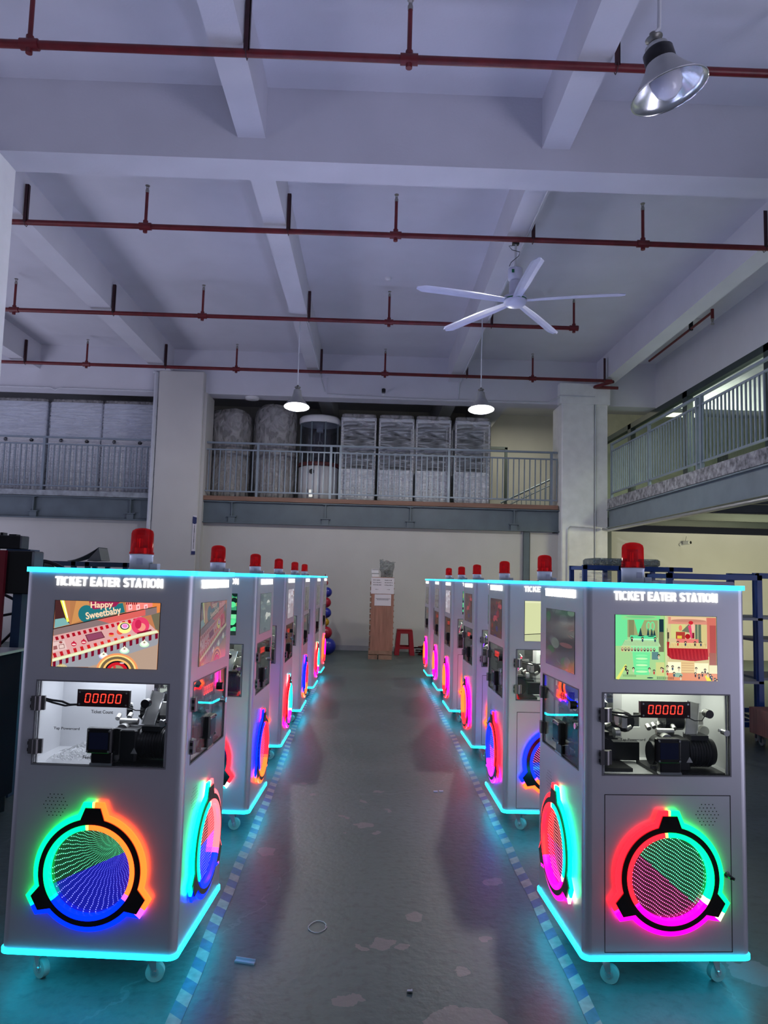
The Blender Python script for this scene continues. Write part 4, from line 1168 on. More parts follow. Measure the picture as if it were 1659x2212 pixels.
    for i in range(20): r(160 + i * 10, 995, 163 + i * 10, 1030, (30, 50, 50)); r(670 + i * 13, 1020, 675 + i * 13, 1060, (40, 30, 30))
    e(565, 1040, 50, 10, (30, 70, 70)); e(430, 395, 52, 7, (20, 40, 50)); e(580, 398, 50, 7, (20, 40, 50))
    return p


def pic_room_reflection():  # room reflected in the screen, painted as its picture
    p = Pic((204, 210, 160)); p.poly([(0, .83), (.72, .74), (1, .78), (1, 1), (0, 1)], (190, 196, 150)); p.line((0, .84), (.70, .76), .004, (34, 30, 34)); p.line((.70, .76), (1, .80), .004, (40, 36, 36)); p.line((.72, 0), (.72, .76), .002, (160, 160, 120)); p.poly([(.72, 0), (1, 0), (1, .78), (.72, .74)], (190, 190, 130)); p.ell(.38, .32, .006, .01, (90, 90, 60)); p.poly([(0, 0), (.9, 0), (.8, .04), (0, .05)], (220, 224, 180)); return p


def pic_green():
    random.seed(5); p = Pic((84, 176, 110))
    for i in range(10):
        y = i / 10; p.poly([(0, y), (1, y), (1, y + .1), (0, y + .1)], random.choice(((20, 40, 36), (80, 214, 140), (140, 170, 100), (120, 226, 160), (60, 150, 110))))
    for i in range(16): p.ell(random.random(), random.random(), .05, .07, random.choice(((20, 40, 36), (90, 226, 150), (200, 226, 150))))
    return p


def pic_dim(seed, cols, base):
    random.seed(seed); p = Pic(base)
    for i in range(16): p.ell(random.random(), random.random(), random.uniform(.04, .22), random.uniform(.03, .10), random.choice(cols), 16)
    for i in range(8):
        a = (random.random(), random.random()); p.line(a, (a[0] + random.uniform(-.3, .3), a[1] + random.uniform(-.1, .1)), .003, random.choice(cols))
    return p


PICS = {
    'candy': (pic_candy, 'SCREEN'), 'carousel': (pic_carousel, 'SCREEN'), 'room': (pic_room_reflection, 'SCREEN'), 'green': (pic_green, 'SCREEN'), 'candydim': (pic_candy, 'SCREEND'),
    'grey': (lambda: pic_dim(3, [(96, 104, 100), (60, 60, 66), (110, 80, 84), (50, 84, 60), (80, 80, 86)], (66, 64, 70)), 'SCREENX'),
    'teal': (lambda: pic_dim(7, [(90, 110, 118), (60, 80, 92), (190, 195, 190), (110, 126, 126)], (84, 100, 108)), 'SCREENX'),
    'pale': (lambda: pic_dim(9, [(190, 186, 196), (150, 150, 160), (200, 200, 205), (120, 80, 80)], (160, 154, 166)), 'SCREENX'),
    'balls': (lambda: pic_dim(11, [(110, 24, 36), (20, 24, 90), (130, 100, 30), (40, 24, 30), (150, 50, 60)], (60, 36, 36)), 'SCREENX'),
    'dark': (lambda: pic_dim(13, [(60, 60, 60), (90, 90, 86), (40, 40, 44)], (74, 76, 76)), 'SCREENX'),
}
TUNNEL = attr_mat('painted_tunnel_haze', 1.0, 0.06, 0.02)  # painted glow for the haze reflected inside the mirror
SCREENX = attr_mat('plain_screen_pixels', 0.6, 0.1)
_MS = {'SCREEN': SCREEN, 'SCREEND': SCREEND, 'SCREENX': SCREENX}


# --- shared meshes of one station -------------------------------------
def body_mesh(wins):
    b = MB(); T = .012; ZB, ZT = .13, 1.49; r = .03
    for k in range(4):
        Mx = Matrix.Rotation(k * PI / 2, 4, 'Z')
        win = k in wins
        e = H - r
        if win:
            b.box(-e, e, -H, -H + T, ZB, .785, 0, Mx); b.box(-e, e, -H, -H + T, 1.085, ZT, 0, Mx)
            b.box(-e, -.247, -H, -H + T, .785, 1.085, 0, Mx); b.box(.247, e, -H, -H + T, .785, 1.085, 0, Mx)
        else:
            b.box(-e, e, -H, -H + T, ZB, ZT, 0, Mx)
        vs = []
        for z in (ZB, ZT):
            for i in range(9):
                a = R(-90 + i * 90 / 8); vs.append(Mx @ Vector((e + r * math.cos(a), -e + r * math.sin(a), z)))
        b.add(vs, [(i, i + 1, 10 + i, 9 + i) for i in range(8)], 0, True)
    b.box(-H + .01, H - .01, -H + .01, H - .01, ZB, ZB + .01); b.box(-H + .01, H - .01, -H + .01, H - .01, ZT - .01, ZT)
    return b.mesh('body', BODY)


def strip_mesh(z0, z1, o, m, name):
    """rounded square tube of lit acrylic round the cabinet"""
    b = MB(); pts = []
    for k in range(4):
        c = PI / 2 * k
        for i in range(9):
            a = R(-90 + i * 90 / 8) + c; e = H - .03
            cx, cy = [(e, -e), (e, e), (-e, e), (-e, -e)][k]
            pts.append((cx + (.03 + o) * math.cos(a), cy + (.03 + o) * math.sin(a)))
    n = len(pts); s = (H - .02) / (H + o)
    vs = []
    for (f, z) in ((1, z0), (1, z1)): vs += [(x * f, y * f, z) for x, y in pts]
    for (f, z) in ((s, z0), (s, z1)): vs += [(x * f, y * f, z) for x, y in pts]
    fs = []
    for i in range(n):
        j = (i + 1) % n
        fs += [(i, j, n + j, n + i), (n + i, n + j, 3 * n + j, 3 * n + i), (2 * n + i, 2 * n + j, j, i)]
    b.add(vs, fs)
    return b.mesh(name, m)


def top_uplights():
    b = MB()
    for k in range(4): b.box(-.29, .23, -.29, -.23, 1.504, 1.5065, 0, Matrix.Rotation(k * PI / 2, 4, 'Z'))
    return b.mesh('added_uplight_rows', UPLIGHT)


def inner_mesh(mirror):
    """white lining with a shelf, a ceiling and one partition with a slot"""
    s = -1 if mirror else 1
    b = MB(); q = H - .0125
    b.box(-q, q, -q, q, .765, .775); b.box(-q, q, -q, q, 1.112, 1.118)
    b.box(s * -q, s * (-q + .01), -q, q, .775, 1.112)
    # partition behind the left half, with an arched slot
    b.box(s * -q, s * -.03, .0, .012, .775, 1.112); b.box(s * -.03, s * 0.03, .0, .012, .96, 1.112); b.box(s * .0, s * .03, .0, .012, .775, .96)
    b.box(s * -.03, s * .0, .0, .012, .775, .90)
    b.box(s * .03, s * .05, .0, .10, .775, 1.112)
    return b.mesh('lining', INNER)


def motor_unit(s):
    """black gear motor with reader head; s mirrors it"""
    b = MB()
    b.box(s * -.03, s * .24, -.30, -.10, .776, .788)
    b.bbox(s * .05, s * .12, -.27, -.16, .788, .905, .008)
    b.cyl((s * .12, -.215, .85), (s * .215, -.215, .85), .055, 24); b.cyl((s * .215, -.215, .85), (s * .228, -.215, .85), .050, 24)
    for i in range(8): b.cyl((s * (.128 + i * .011), -.215, .85), (s * (.131 + i * .011), -.215, .85), .058, 20)
    b.box(s * .13, s * .20, -.25, -.18, .90, .918)
    b.cyl((s * -.015, -.20, .84), (s * .05, -.20, .84), .045, 20); b.cyl((s * .04, -.26, .86), (s * .04, -.16, .86), .048, 20)
    b.box(s * .06, s * .11, -.13, -.02, .788, .86); b.cyl((s * .08, -.10, .95), (s * .16, -.10, .95), .04, 16)
    return b.mesh('ticket_motor', BLACKM)


def drive_mesh(s):
    b = MB()
    b.box(s * .0, s * .05, -.28, -.26, .788, .80); b.box(s * -.02, s * .06, -.285, -.275, .80, .815)
    b.cyl((s * .045, -.225, .895), (s * .045, -.19, .895), .022, 16); b.cyl((s * .02, -.18, .92), (s * .09, -.18, .92), .012, 12)
    for i in range(6): b.cyl((s * (.0 + i * .035), -.16 + (i % 3) * .03, .925), (s * (.0 + i * .035), -.14 + (i % 3) * .03, .935), .010, 8)
    b.box(s * .16, s * .235, -.14, -.12, .94, .99); b.cyl((s * .20, -.15, .97), (s * .20, -.12, .97), .025, 16); b.cyl((s * .225, -.17, .92), (s * .225, -.15, .92), .02, 14)
    b.prism([(s * .10, .82), (s * .125, .82), (s * .1125, .842)][::s], 0, .001, 0, Matrix.Translation((0, -.2705, 0)) @ RX)
    return b.mesh('drive_parts', ALU)


def reader_mesh(s):
    b = MB(); x0, x1, z0, z1, y = -.045, .05, .832, .922, -.336
    b.bbox(x0 * s, x1 * s, y, y + .03, z0, z1, .006)
    b.box((x0 + .012) * s, (x1 - .012) * s, y - .001, y, z0 + .015, z1 - .015, 1)
    for x in (x0 + .008, x1 - .008):
        for z in (z0 + .008, z1 - .008): b.cyl((x * s, y, z), (x * s, y - .004, z), .004, 10, 2)
    b.bbox(-.028 * s, .052 * s, -.326, -.29, .789, .832, .004); b.box(-.03 * s, .054 * s, -.328, -.30, .787, .796, 2)
    return b.mesh('card_reader', [BLACK, mat('smoked_reader_window', (.015, .02, .05), .08), CHROME])


def tray_mesh(s):
    Mx = Matrix.Translation((s * .155, -.20, .975)) @ Matrix.Rotation(s * R(12), 4, 'Y') @ Matrix.Rotation(R(-14), 4, 'X')
    b = MB().box(-.022, .022, -.004, .0, -.065, .065, 0, Mx).box(-.026, -.022, -.01, .0, -.065, .065, 1, Mx).box(.022, .026, -.01, .0, -.065, .065, 1, Mx)
    return b.mesh('ticket_chute', [ALU, CHROME])


def bag_mesh(s):
    random.seed(31); b = MB(); nx, nz = 12, 8; vs = []
    for j in range(nz + 1):
        for i in range(nx + 1):
            u = i / nx; v = j / nz
            x = -.225 + u * .19; y = -.26 + v * .2
            hgt = .012 + .085 * u * (1 - abs(2 * v - 1)) + random.uniform(-.006, .006)
            vs.append((s * x, y, .776 + max(.002, hgt)))
    b.add(vs, [(j * (nx + 1) + i, j * (nx + 1) + i + 1, (j + 1) * (nx + 1) + i + 1, (j + 1) * (nx + 1) + i) for j in range(nz) for i in range(nx)], 0, True)
    return b.mesh('plastic_film', BAGF)


def counter_mesh():
    b = MB(); b.box(-.095, .095, -.309, -.285, .998, 1.055); b.box(-.098, .098, -.311, -.309, .995, 1.058, 1)
    for x in (-.088, .088):
        for z in (1.004, 1.048): b.cyl((x, -.311, z), (x, -.314, z), .0035, 10, 2)
    return b.mesh('counter_box', [BLACK, mat('dark_red_filter', (.035, .002, .006), .1), CHROME])


def digits_mesh():
    b = MB(); w, h, t_, sh = .020, .034, .0032, .10
    for i in range(5):
        cx = -.058 + i * .029; cz = 1.0265
        def P(x, z): return (cx + x + z * sh * 1.1, cz + z)
        for (x0, z0, x1, z1) in ((-w / 2 + t_, h / 2 - t_, w / 2 - t_, h / 2), (-w / 2 + t_, -h / 2, w / 2 - t_, -h / 2 + t_),
                                 (-w / 2, .0012, -w / 2 + t_, h / 2 - .0015), (w / 2 - t_, .0012, w / 2, h / 2 - .0015), (-w / 2, -h / 2 + .0015, -w / 2 + t_, -.0012), (w / 2 - t_, -h / 2 + .0015, w / 2, -.0012)):
            q = [P(x0, z0), P(x1, z0), P(x1, z1), P(x0, z1)]
            b.add([(x, -.3118, z) for x, z in q] + [(x, -.311, z) for x, z in q], [(0, 1, 2, 3), (0, 4, 5, 1), (1, 5, 6, 2), (2, 6, 7, 3), (3, 7, 4, 0)])
    return b.mesh('digits', DIGIT)


def hinge_mesh(z):
    b = MB(); b.cyl((-.238, -.324, z - .026), (-.238, -.324, z + .026), .013, 18); b.box(-.262, -.235, -.332, -.318, z - .026, z + .026); b.box(-.245, -.215, -.322, -.312, z - .026, z + .026)
    for q in (-.012, .012): b.box(-.265, -.259, -.331, -.321, z + q - .006, z + q + .006, 1)
    return b.mesh('hinge', [GUN, BLACK])


def speaker_mesh(sx):
    b = MB()
    for j in range(-3, 4):
        nn = 7 - abs(j)
        nn = {0: 7, 1: 6, 2: 5, 3: 4}[abs(j)]
        for i in range(nn):
            x = sx + (i - (nn - 1) / 2) * .0145; z = .64 + j * .0125
            b.add([(x + .0022 * math.cos(a * PI / 4), -H - .0004, z + .0022 * math.sin(a * PI / 4)) for a in range(8)], [tuple(range(8))])
    return b.mesh('speaker_holes', SEAM)


def seam_mesh():
    b = MB(); x0, x1, z0, z1, w, y = -.243, .247, .142, .712, .0028, -H - .0006
    for (a, c, d, e) in ((x0, x1, z0, z0 + w), (x0, x1, z1 - w, z1), (x0, x0 + w, z0, z1), (x1 - w, x1, z0, z1)): b.box(a, c, y, -H, d, e)
    return b.mesh('door_seam', SEAM)


def frame_mesh():
    b = MB(); x, z0, z1, w = .247, .785, 1.085, .005
    for (a, c, d, e) in ((-x - w, x + w, z1, z1 + w), (-x - w, x + w, z0 - w, z0), (-x - w, -x, z0, z1), (x, x + w, z0, z1)): b.box(a, c, -H - .0015, -H + .014, d, e)
    b.box(-.245, -.238, -.308, -.300, z0, z1, 1); b.box(.238, .245, -.308, -.300, z0, z1, 1)
    return b.mesh('window_frame', [mat('grey_window_trim', (.20, .20, .22), .4), WHITEPL])


def captions(t, Mf):
    for (txt, w, x, z) in (('Ticket Count', .083, .0, .978), ('Tap Powercard', .098, -.13, .912), ('Feed Tickets', .085, -.02, .812)):
        inst('printed_caption', text_mesh(txt, INKB, w, .0125, .0003, .012), t, M=Mf @ Matrix.Translation((x, -H + .0070, z)) @ RX)


def face(t, k, cfg, n, R_side):
    """everything mounted on one side of the cabinet"""
    Mf = Matrix.Rotation(k * PI / 2, 4, 'Z')
    cols, pic, spk, door, vp, dcol, split, offa = cfg
    far = n >= 3
    inst('lit_sign', cached('sign', lambda: sign_mesh(.410, .034)), t, M=Mf @ Matrix.Translation((0, -H - .003, 1.458)) @ RX, label='lit white sign lettering')
    pf, pm = PICS[pic]
    pme = cached(('pic', pic), lambda: pf().b.mesh('screen_picture', _MS[pm]))
    scr = inst('screen', cached('scr', lambda: MB().box(-.202, .202, -H - .0012, -H, 1.139, 1.386).mesh('screen', BLACK)), t, M=Mf)
    inst('screen_picture', pme, scr, M=Matrix.Translation((0, -H - .0014, SZ)))
    if pic.startswith('candy'):
        for (s, w, x, z, tl) in (('Happy', .085, -.02, .108, 4), ('Sweetbaby', .135, -.012, .077, 12)):
            m = mat('cream_screen_script', (.1, .08, .05), .4, emit=(.90, .62, .40), es=.9 if pic == 'candy' else .4) if pic == 'candy' else mat('dim_screen_script', (.1, .08, .05), .4, emit=(.9, .7, .6), es=.22)
            inst('screen_title', text_mesh(s, m, w, .030 if s == 'Happy' else .034, .0002, .02), scr, M=Matrix.Translation((x, -H - .0098 + .004, SZ + z)) @ Matrix.Rotation(R(-tl), 4, 'Y') @ RX)
    inst('window_frame', cached('wf', frame_mesh), t, M=Mf)
    inst('window_glass', cached('wg', lambda: MB().box(-.247, .247, -H + .003, -H + .006, .785, 1.085).mesh('window_glass', GLASS)), t, M=Mf)
    s = -1 if spk < 0 and R_side and k != 0 else 1
    s = 1
    inst('ticket_motor', cached(('mo', s), lambda: motor_unit(s)), t, M=Mf)
    inst('card_reader', cached(('re', s), lambda: reader_mesh(s)), t, M=Mf)
    c = inst('digital_counter', cached('cn', counter_mesh), t, M=Mf)
    inst('digits', cached('dg', digits_mesh), c)
    inst('drive_parts', cached(('dr', s), lambda: drive_mesh(s)), t, M=Mf)
    inst('ticket_chute', cached(('tr', s), lambda: tray_mesh(s)), t, M=Mf)
    if k == 2 and n < 7:
        captions(t, Mf)
    if n < 4:
        inst('push_button', cached('pb', lambda: MB().cyl((.165, -.300, 1.015), (.165, -.330, 1.015), .016, 20).cyl((.165, -.300, 1.015), (.165, -.290, 1.015), .012, 16, 1).mesh('push_button', [BLACK, CHROME])), t, M=Mf)
        inst('window_lock', cached('wl', lambda: MB().cyl((.232, -.30, .945), (.232, -.33, .945), .012, 20).cyl((.215, -.30, .95), (.235, -.30, .945), .006, 10).mesh('window_lock', CHROME)), t, M=Mf)
        for z in (1.005, .848): inst('hinge', cached(('h', z), lambda z=z: hinge_mesh(z)), t, M=Mf)
        inst('cable', cached('cb', lambda: MB().tube([(.09, -.30, .998), (.12, -.30, .985), (.15, -.298, .985), (.163, -.292, 1.0)], .0022, 6).tube([(-.24, -.30, 1.02), (-.20, -.298, 1.012), (-.16, -.296, 1.008), (-.13, -.30, .998), (-.09, -.30, 1.0)], .0045, 6).tube([(-.24, -.295, 1.015), (-.20, -.29, 1.002), (-.15, -.292, .992), (-.10, -.30, 1.0)], .0040, 6).mesh('cable', BLACK)), t, M=Mf)
        captions(t, Mf)
    if n < 3 and k == 0 and not R_side: inst('plastic_film', cached('bag', lambda: bag_mesh(1)), t, M=Mf)
    Mr = Mf @ Matrix.Translation((0, -H, RCZ))
    inst('led_outline', cached(('gl', cols), lambda: ring_layer(OUT_GLOW, .166, -.009, -.019, ringcol(cols)).mesh('led_outline', GLOW)), t, M=Mr, label='glowing coloured outline of the ring')
    inst('ring_plate', cached('pl', lambda: ring_layer(OUT_PLATE, .166, -.0192, -.025).mesh('ring_plate', PLATE)), t, M=Mr, label='glossy black three-tabbed ring')
    inst('inner_led_ring', cached(('ir', cols), lambda: MB().lathe([(.166, .002), (.166, .028), (.149, .028), (.147, .016), (.147, .004)], 96, 0, Matrix.Rotation(R(90), 4, 'X'), False, ringcol(cols, 6)).mesh('inner_led_ring', GLOW)), t, M=Mr, label='glowing inner light ring')
    lum = .03 if math.hypot(*vp) < .2 else (.035 if k == 0 else .11)
    mir = inst('tunnel_mirror', cached(('mi', dcol, split, offa, lum), lambda: mirror_mesh(dcol, split, offa, lum).mesh('tunnel_mirror', TUNNEL)), t, M=Mr)
    d = inst('mirror_dot_reflections', cached(('dt', dcol, vp, split, offa), lambda: dots_mesh(dcol, vp, split, offa).mesh('mirror_dot_reflections', DOTS)), mir, M=Matrix.Translation((0, -.0036, 0)))
    d['kind'] = 'stuff'
    inst('speaker_holes', cached(('sp', spk), lambda: speaker_mesh(spk)), t, M=Mf)
    if door:
        dd = inst('door_seam', cached('ds', seam_mesh), t, M=Mf, label='thin dark gap round the access door')
        inst('door_lock', cached('dl', lambda: MB().cyl((.225, -H, .424), (.225, -H - .008, .424), .012, 18).box(.222, .238, -H - .035, -H - .008, .416, .424, 1).cyl((.24, -H - .034, .417), (.228, -H - .02, .422), .006, 8, 1).mesh('door_lock', [CHROME, BLACK])), t, M=Mf)


def caster_mesh():
    b = MB()
    b.box(-.028, .028, -.03, .03, .108, .112, 0); b.cyl((0, 0, .09), (0, 0, .11), .02, 14)
    for s in (-1, 1): b.prism([(-.018, .095), (.018, .095), (.022, .03), (.012, .026)], .0, .003, 0, Matrix.Translation((0, s * .015 + .0015, 0)) @ RX)
    b.cyl((.016, -.02, .034), (.016, .02, .034), .008, 10)
    b.box(-.03, .05, -.012, .012, .088, .094, 0)
    return b.mesh('caster', CHROME)


def station(label, ox, oy, yw, side, n, front, inner):
    """side -1: left row, +1: right row; ox, oy is the floor point under the inner front corner"""
    u = Vector((side * math.cos(yw), -side * math.sin(yw), 0)); v = Vector((math.sin(yw), math.cos(yw), 0))
    c = Vector((ox, oy, 0)) + u * H + v * H
    t = thing('ticket_machine', label, 'ticket machine', c, -yw, 'ticket eater stations in the left row' if side < 0 else 'ticket eater stations in the right row')
    inst('body', cached(('bodym', side), lambda: body_mesh((0, 1, 2) if side < 0 else (0, 2, 3))), t)
    inst('lining', cached(('in', side), lambda: inner_mesh(side < 0 and False or side > 0)), t)
    inst('dark_plate', cached(('dk', side), lambda: MB().box(side * -.28, side * -.10, .13, .14, .92, 1.11).cyl((side * -.2, .13, 1.06), (side * -.2, .12, 1.06), .006, 10, 1).cyl((side * -.17, .13, .96), (side * -.17, .12, .96), .006, 10, 1).mesh('dark_plate', [INNERD, CHROME])), t)
    inst('top_light_strip', cached('ts', lambda: strip_mesh(1.49, 1.508, .009, CYAN, 'top_light_strip')), t, label='glowing cyan strip along the top edge')
    inst('base_light_strip', cached('bs', lambda: strip_mesh(.114, .128, .006, CYANB, 'base_light_strip')), t, label='glowing cyan strip along the bottom edge')
    inst('top_panel', cached('tp', lambda: MB().box(-.30, .30, -.30, .30, 1.492, 1.504).mesh('top_panel', BODY)), t)
    inst('added_uplight_rows', cached('lr', top_uplights), t, label='added bluish LED rows along the top edge, lighting the ceiling')
    inst('base_panel', cached('bp', lambda: MB().box(-.30, .30, -.30, .30, .112, .126).mesh('base_panel', BODY)), t)
    for sx in (-1, 1):
        for sy in (-1, 1):
            cs = inst('caster', cached('ca', caster_mesh), t, M=Matrix.Translation((sx * .21, sy * .24, 0)) @ Matrix.Rotation(R(20 * sx + 100 * sy * .1 * n), 4, 'Z'))
            inst('wheel', cached('wh', lambda: MB().cyl((.016, -.012, .034), (.016, .012, .034), .034, 24).cyl((.016, -.0125, .034), (.016, .0125, .034), .016, 16, 1).mesh('wheel', [RUBBER, ALU])), cs)
    bc = inst('beacon_base', cached('bb', lambda: MB().lathe([(.052, 1.504), (.052, 1.512), (.047, 1.514), (.047, 1.566), (.049, 1.568), (.049, 1.574), (.001, 1.574)], 32).box(.045, .075, -.02, .02, 1.504, 1.535).box(-.002, .022, -.0485, -.046, 1.53, 1.555, 1).mesh('beacon_base', [mat('beacon_base_plastic', (.17, .19, .185), .5), mat('grey_rating_label', (.10, .11, .12), .5)])), t)
    inst('beacon_dome', cached('bd', lambda: MB().lathe([(.050, 1.574), (.050, 1.582), (.0465, 1.584), (.0455, 1.66), (.042, 1.672), (.030, 1.680), (.012, 1.684), (.001, 1.6845)], 36).mesh('beacon_dome', DOME)), bc, label='red see-through beacon dome')
    inst('beacon_reflector', cached('br', lambda: MB().cyl((0, 0, 1.575), (0, 0, 1.60), .03, 20).box(-.024, .024, .0, .004, 1.60, 1.655).cyl((-.01, -.012, 1.60), (-.01, -.012, 1.64), .008, 12).mesh('beacon_reflector', REFLECT)), bc)
    face(t, 0, front, n, side > 0)
    face(t, 1 if side < 0 else 3, inner, n, side > 0)
    face(t, 2, (inner[0], 'dark', -.15, False, VS, ('c', 'm'), 90, 0), n + 3, side > 0)
    d = bpy.data.lights.new('interior_lamp', 'AREA'); d.shape = 'SQUARE'; d.size = .45; d.energy = 2.6; d.color = (.86, .90, 1.0) if side < 0 and n == 1 else (.93, .97, .80)
    o = bpy.data.objects.new('interior_lamp', d); col.objects.link(o); o.parent = t; o.location = (0, 0, 1.108)
    return t


VA = (.082, .092); VB = (-.30, .19); VS = (.42, .02); VT = (-.42, .02)
station('nearest ticket machine of the left row, pink candy game on its screen', -.659, 2.784, .0544, -1, 1,
        (('g', 'b', 'o'), 'candy', -.150, False, VA, ('t', 'b'), 115, .012), (('t', 'b', 'p'), 'candydim', -.165, False, VS, ('p', 'b'), 90, 0))
station('nearest ticket machine of the right row, green and red picture on its screen', .8326, 2.835, -.0433, 1, 1,
        (('r', 'm', 'g'), 'carousel', .155, True, VB, ('t', 'm'), 50, -.01), (('r', 'm', 't'), 'grey', -.140, False, VT, ('p', 'm'), 90, 0))
L = [('second ticket machine of the left row, blue and orange ring on its side', -.665, 4.43, .03, (('v', 'c', 'r'), 'green', -.15, False, VA, ('b', 'b'), 90, 0), (('b', 'o', 'r'), 'teal', -.16, False, VS, ('m', 'm'), 90, 0)),
     ('third ticket machine of the left row, red and cyan ring on its side', -.68, 6.12, .014, (('g', 'b', 'o'), 'green', -.15, False, VA, ('b', 'b'), 90, 0), (('r', 'm', 'c'), 'pale', -.16, False, VS, ('c', 'm'), 90, 0)),
     ('fourth ticket machine of the left row, blue and red ring on its side', -.67, 7.72, .005, (('g', 'b', 'o'), 'green', -.15, False, VA, ('b', 'b'), 90, 0), (('b', 'o', 'r'), 'dark', -.16, False, VS, ('r', 'o'), 90, 0)),
     ('second to last ticket machine of the left row', -.66, 9.32, .015, (('g', 'b', 'o'), 'green', -.15, False, VA, ('b', 'b'), 90, 0), (('r', 'm', 't'), 'dark', -.16, False, VS, ('c', 'm'), 90, 0)),
     ('farthest ticket machine of the left row, before the coloured balls', -.665, 10.82, .02, (('g', 'b', 'o'), 'green', -.15, False, VA, ('b', 'b'), 90, 0), (('o', 'r', 'm'), 'dark', -.16, False, VS, ('m', 'm'), 90, 0))]
for i, (lb, x, y, yw, fr, inn) in enumerate(L): station(lb, x, y, yw, -1, i + 2, fr, inn)
Q = [('second ticket machine of the right row, cream room reflection painted on its front screen', .845, 4.55, -.01, (('b', 'o', 'g'), 'room', .15, True, VB, ('m', 'b'), 90, 0), (('b', 'v', 'r'), 'balls', -.14, False, VT, ('b', 'm'), 90, 0)),
     ('third ticket machine of the right row, orange and magenta ring on its side', .895, 6.25, -.02, (('o', 'r', 'g'), 'green', .15, True, VB, ('m', 'b'), 90, 0), (('o', 'r', 'm'), 'balls', -.14, False, VT, ('o', 'o'), 90, 0)),
     ('fourth ticket machine of the right row, pale side screen', .89, 7.92, -.014, (('o', 'r', 'm'), 'green', .15, True, VB, ('o', 'm'), 90, 0), (('o', 'r', 'm'), 'pale', -.14, False, VT, ('o', 'o'), 90, 0)),
     ('ticket machine second to last in the right row', .90, 9.38, -.015, (('o', 'r', 'm'), 'green', .15, True, VB, ('o', 'm'), 90, 0), (('o', 'm', 'm'), 'dark', -.14, False, VT, ('m', 'm'), 90, 0)),
     ('farthest ticket machine of the right row, nearest the red stool', .88, 10.76, -.014, (('o', 'r', 'm'), 'green', .15, True, VB, ('o', 'm'), 90, 0), (('o', 'r', 'm'), 'dark', -.14, False, VT, ('o', 'o'), 90, 0))]
for i, (lb, x, y, yw, fr, inn) in enumerate(Q): station(lb, x, y, yw, 1, i + 2, fr, inn)


# ------------------------------------------------------------------ things beyond the rows, left
t = thing('black_game_cabinet', 'tall black game cabinet frame with a red upright at the left edge', 'game cabinet', (-2.62, 5.3, 0))
MB().bbox(-.50, .36, -.3, -.14, 1.33, 1.62, .012).build('header_box', BLACK, t)
MB().box(.17, .33, -.29, -.15, 1.62, 1.63).build('top_sheet', DBLUE, t)
for x in (-.22, .26): MB().box(x - .03, x + .03, -.28, -.16, 0, 1.35).build('upright', DBLUE, t)
MB().box(.12, .185, -.33, -.30, 0, 1.62).build('red_upright', REDM, t)
MB().box(.125, .18, -.334, -.33, .98, 1.16).build('yellow_label', YEL, t)
t = thing('black_control_box', 'small black machine part lying on top of the black game cabinet', 'machine part', (-2.52, 5.08, 1.632))
MB().bbox(-.03, .16, -.06, .06, 0, .09, .008).box(.0, .02, -.03, .03, .09, .11).box(.06, .11, -.03, .03, .09, .10).build('housing', BLACKM, t)
MB().box(-.07, -.03, -.05, .05, -.008, .075).build('copper_coil', mat('dull_copper', (.25, .14, .10), .3, .6), t)
t = thing('prize_wheel', 'black spoked prize wheel standing behind the first left machine', 'wheel', (-2.46, 5.5, 1.20))
b = MB().cyl((0, 0, 0), (0, .04, 0), .09, 24)
for i in range(10):
    a = i * PI / 5 + .2; b.tube([(.08 * math.cos(a), .02, .08 * math.sin(a)), (.36 * math.cos(a), .02, .36 * math.sin(a))], .011, 6)
b.build('hub_and_spokes', BLACKM, t)
MB().lathe([(.35, 0), (.375, 0), (.375, .03), (.35, .03), (.35, 0)], 48, 0, Matrix.Rotation(R(-90), 4, 'X')).build('rim', BLACKM, t)
MB().box(-.04, .04, .04, .09, -1.20, .05).build('stand', BLACKM, t)
t = thing('dark_bench', 'low dark bench with a bright metal edge at the left edge of the photo', 'bench', (-2.55, 4.5, 0))
MB().bbox(-.6, .35, -.3, .3, .10, .98, .01).build('body', mat('matte_navy_board', (.004, .006, .012), .85, spec=.15), t)
MB().box(-.62, .37, -.32, .32, .98, .995).build('steel_top', ALU, t)
for sx in (-.55, .3):
    for sy in (-.25, .25): MB().cyl((sx, sy, 0), (sx, sy, .10), .03, 12).build('foot', BLACKM, t)
def rack(name, label, x, y, rz, w, d, h, m, posts, shelves, grp=None):
    t = thing(name, label, 'rack', (x, y, 0), rz, grp)
    a, e = w / 2, d / 2
    for px in posts:
        for py in (-e, e - .04): MB().box(px - .025, px + .025, py, py + .05, .12, h).build('upright', m, t)
    for z in (.14, h - .05):
        b = MB().box(-a, a, -e, -e + .04, z, z + .05).box(-a, a, e - .04, e, z, z + .05)
        for px in posts: b.box(px - .02, px + .02, -e, e, z, z + .04)
        b.build('ring_frame', m, t)
    for z in shelves: MB().box(-a, a, -e, e, z, z + .025).build('shelf', SHELF, t)
    for sx in (-1, 1):
        for sy in (-1, 1):
            q = MB().box(-.02, .02, -.02, .02, .09, .12).box(-.018, -.014, -.015, .015, .03, .10).box(.014, .018, -.015, .015, .03, .10).build('caster', STEELD, t, M=Matrix.Translation((sx * (a - .05), sy * (e - .05), 0)))
            MB().cyl((-.012, 0, .035), (.012, 0, .035), .035, 16).build('wheel', RUBBER, q)
    return t
rack('blue_rack', 'long blue steel rack behind the first left machine', -3.45, 9.0, 0, 1.3, .7, 1.60, DBLUE, (-.6, -.42, .0, .16, .6), (.5,))
t = thing('spare_tyre', 'round black tyre hanging at the left end of the blue rack', 'wheel', (-3.74, 8.6, 1.42))
MB().lathe([(.06, -.03), (.13, -.03), (.15, 0), (.13, .03), (.06, .03), (.06, -.03)], 28, 0, RX).build('tyre', BLACK, t)
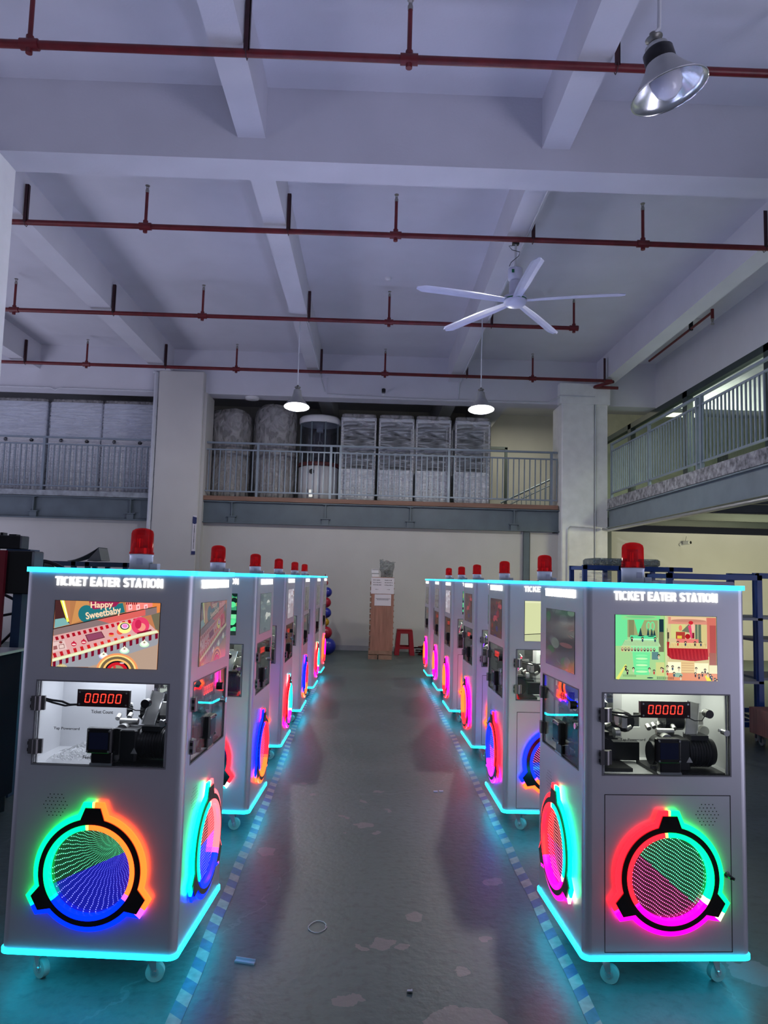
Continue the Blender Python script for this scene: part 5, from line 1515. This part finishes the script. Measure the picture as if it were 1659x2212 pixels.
t = thing('grey_sheet', 'curled dark grey sheet lying on top of the blue rack', 'sheet', (-3.35, 9.0, 1.60))
b = MB(); vs = []
for i in range(9):
    x = -.25 + i * .045; zz = .01 + .17 * (i / 8) ** 1.6
    vs += [(x, -.15, zz), (x, .15, zz), (x, -.15, zz - .006), (x, .15, zz - .006)]
b.add(vs, [f for i in range(8) for f in ((i * 4, i * 4 + 4, i * 4 + 5, i * 4 + 1), (i * 4 + 2, i * 4 + 3, i * 4 + 7, i * 4 + 6), (i * 4, i * 4 + 2, i * 4 + 6, i * 4 + 4), (i * 4 + 1, i * 4 + 5, i * 4 + 7, i * 4 + 3))] + [(32, 34, 35, 33), (0, 1, 3, 2)])
b.prism([(.11, .17), (.15, .02), (-.02, .012)], -.15, .15, 0, RX)
b.build('bent_sheet', mat('dark_grey_sheet', (.12, .13, .13), .5), t)

# ------------------------------------------------------------------ things beyond the rows, right
rk = 'blue steel racks behind the right row'
rack('blue_rack', 'blue steel rack holding white panels, right beside the first right machine', 3.45, 7.6, 0, .95, .6, 1.63, BLUEM, (-.45, .45), (1.18, .56), rk)
rack('blue_rack', 'blue steel rack cut off by the right edge of the photo', 4.5, 7.9, 0, .95, .6, 1.66, BLUEM, (-.47, .47), (1.18, .95, .56), rk)
rack('blue_rack', 'low-topped blue steel rack seen over the first right machine', 3.15, 8.9, 0, 1.3, .6, 1.72, BLUEM, (-.62, -.2, .0, .4), (1.0, 1.42), rk)
for (x, z0, z1, lb) in ((3.42, 1.22, 1.56, 'white panel with a dark label on the top shelf of the blue rack'), (3.42, .60, 1.14, 'pale lilac panel on the middle shelf of the blue rack'), (3.42, .20, .54, 'pale lilac panel on the bottom of the blue rack')):
    t = thing('pale_panel', lb, 'panel', (x, 7.75, z0), 0, 'pale panels on the blue rack')
    MB().bbox(-.40, .40, -.12, .12, 0, z1 - z0, .02).build('board', PALEBOX, t)
    if z0 > 1.2: MB().box(-.2, -.05, -.124, -.12, .12, .24).build('dark_label', mat('dark_green_label', (.01, .05, .05), .4), t)
    elif z0 > .5: MB().box(-.1, .03, -.124, -.12, .15, .35).build('dark_label', BLACK, t)
t = thing('wrapped_bundle', 'film-wrapped bundle lying on top of the low-topped blue rack', 'bundle', (2.95, 8.9, 1.72))
MB().bbox(-.30, .50, -.25, .25, 0, .09, .04).build('film', wrap_mat('greenish_film', (.22, .28, .26), .8, 12, (1, 3, 1)), t)
for i, (x, z) in enumerate(((2.74, 1.447), (3.35, 1.447))):
    t = thing('wrapped_box', ('left' if i == 0 else 'right') + ' film-wrapped grey box inside the top of the low-topped rack', 'box', (x, 8.9, z), 0, 'wrapped boxes in the blue rack')
    MB().bbox(-.14, .14, -.2, .2, 0, .20, .02).build('film', WRAPS, t)
t = thing('wooden_dolly', 'small wooden box dolly on casters at the right edge', 'dolly', (4.0, 6.95, 0), R(3))
MB().bbox(-.28, .45, -.25, .25, .12, .36, .006).build('box', PLY, t)
MB().box(-.05, -.02, -.253, -.25, .2, .27).build('handle_slot', SEAM, t)
for sx in (-.18, .35):
    for sy in (-.2, .2):
        q = MB().box(sx - .02, sx + .02, sy - .02, sy + .02, .09, .12).box(sx - .018, sx - .014, sy - .015, sy + .015, .03, .10).build('caster', STEELD, t)
        MB().cyl((sx - .012, sy, .04), (sx + .012, sy, .04), .04, 16).build('wheel', RUBBER, q)
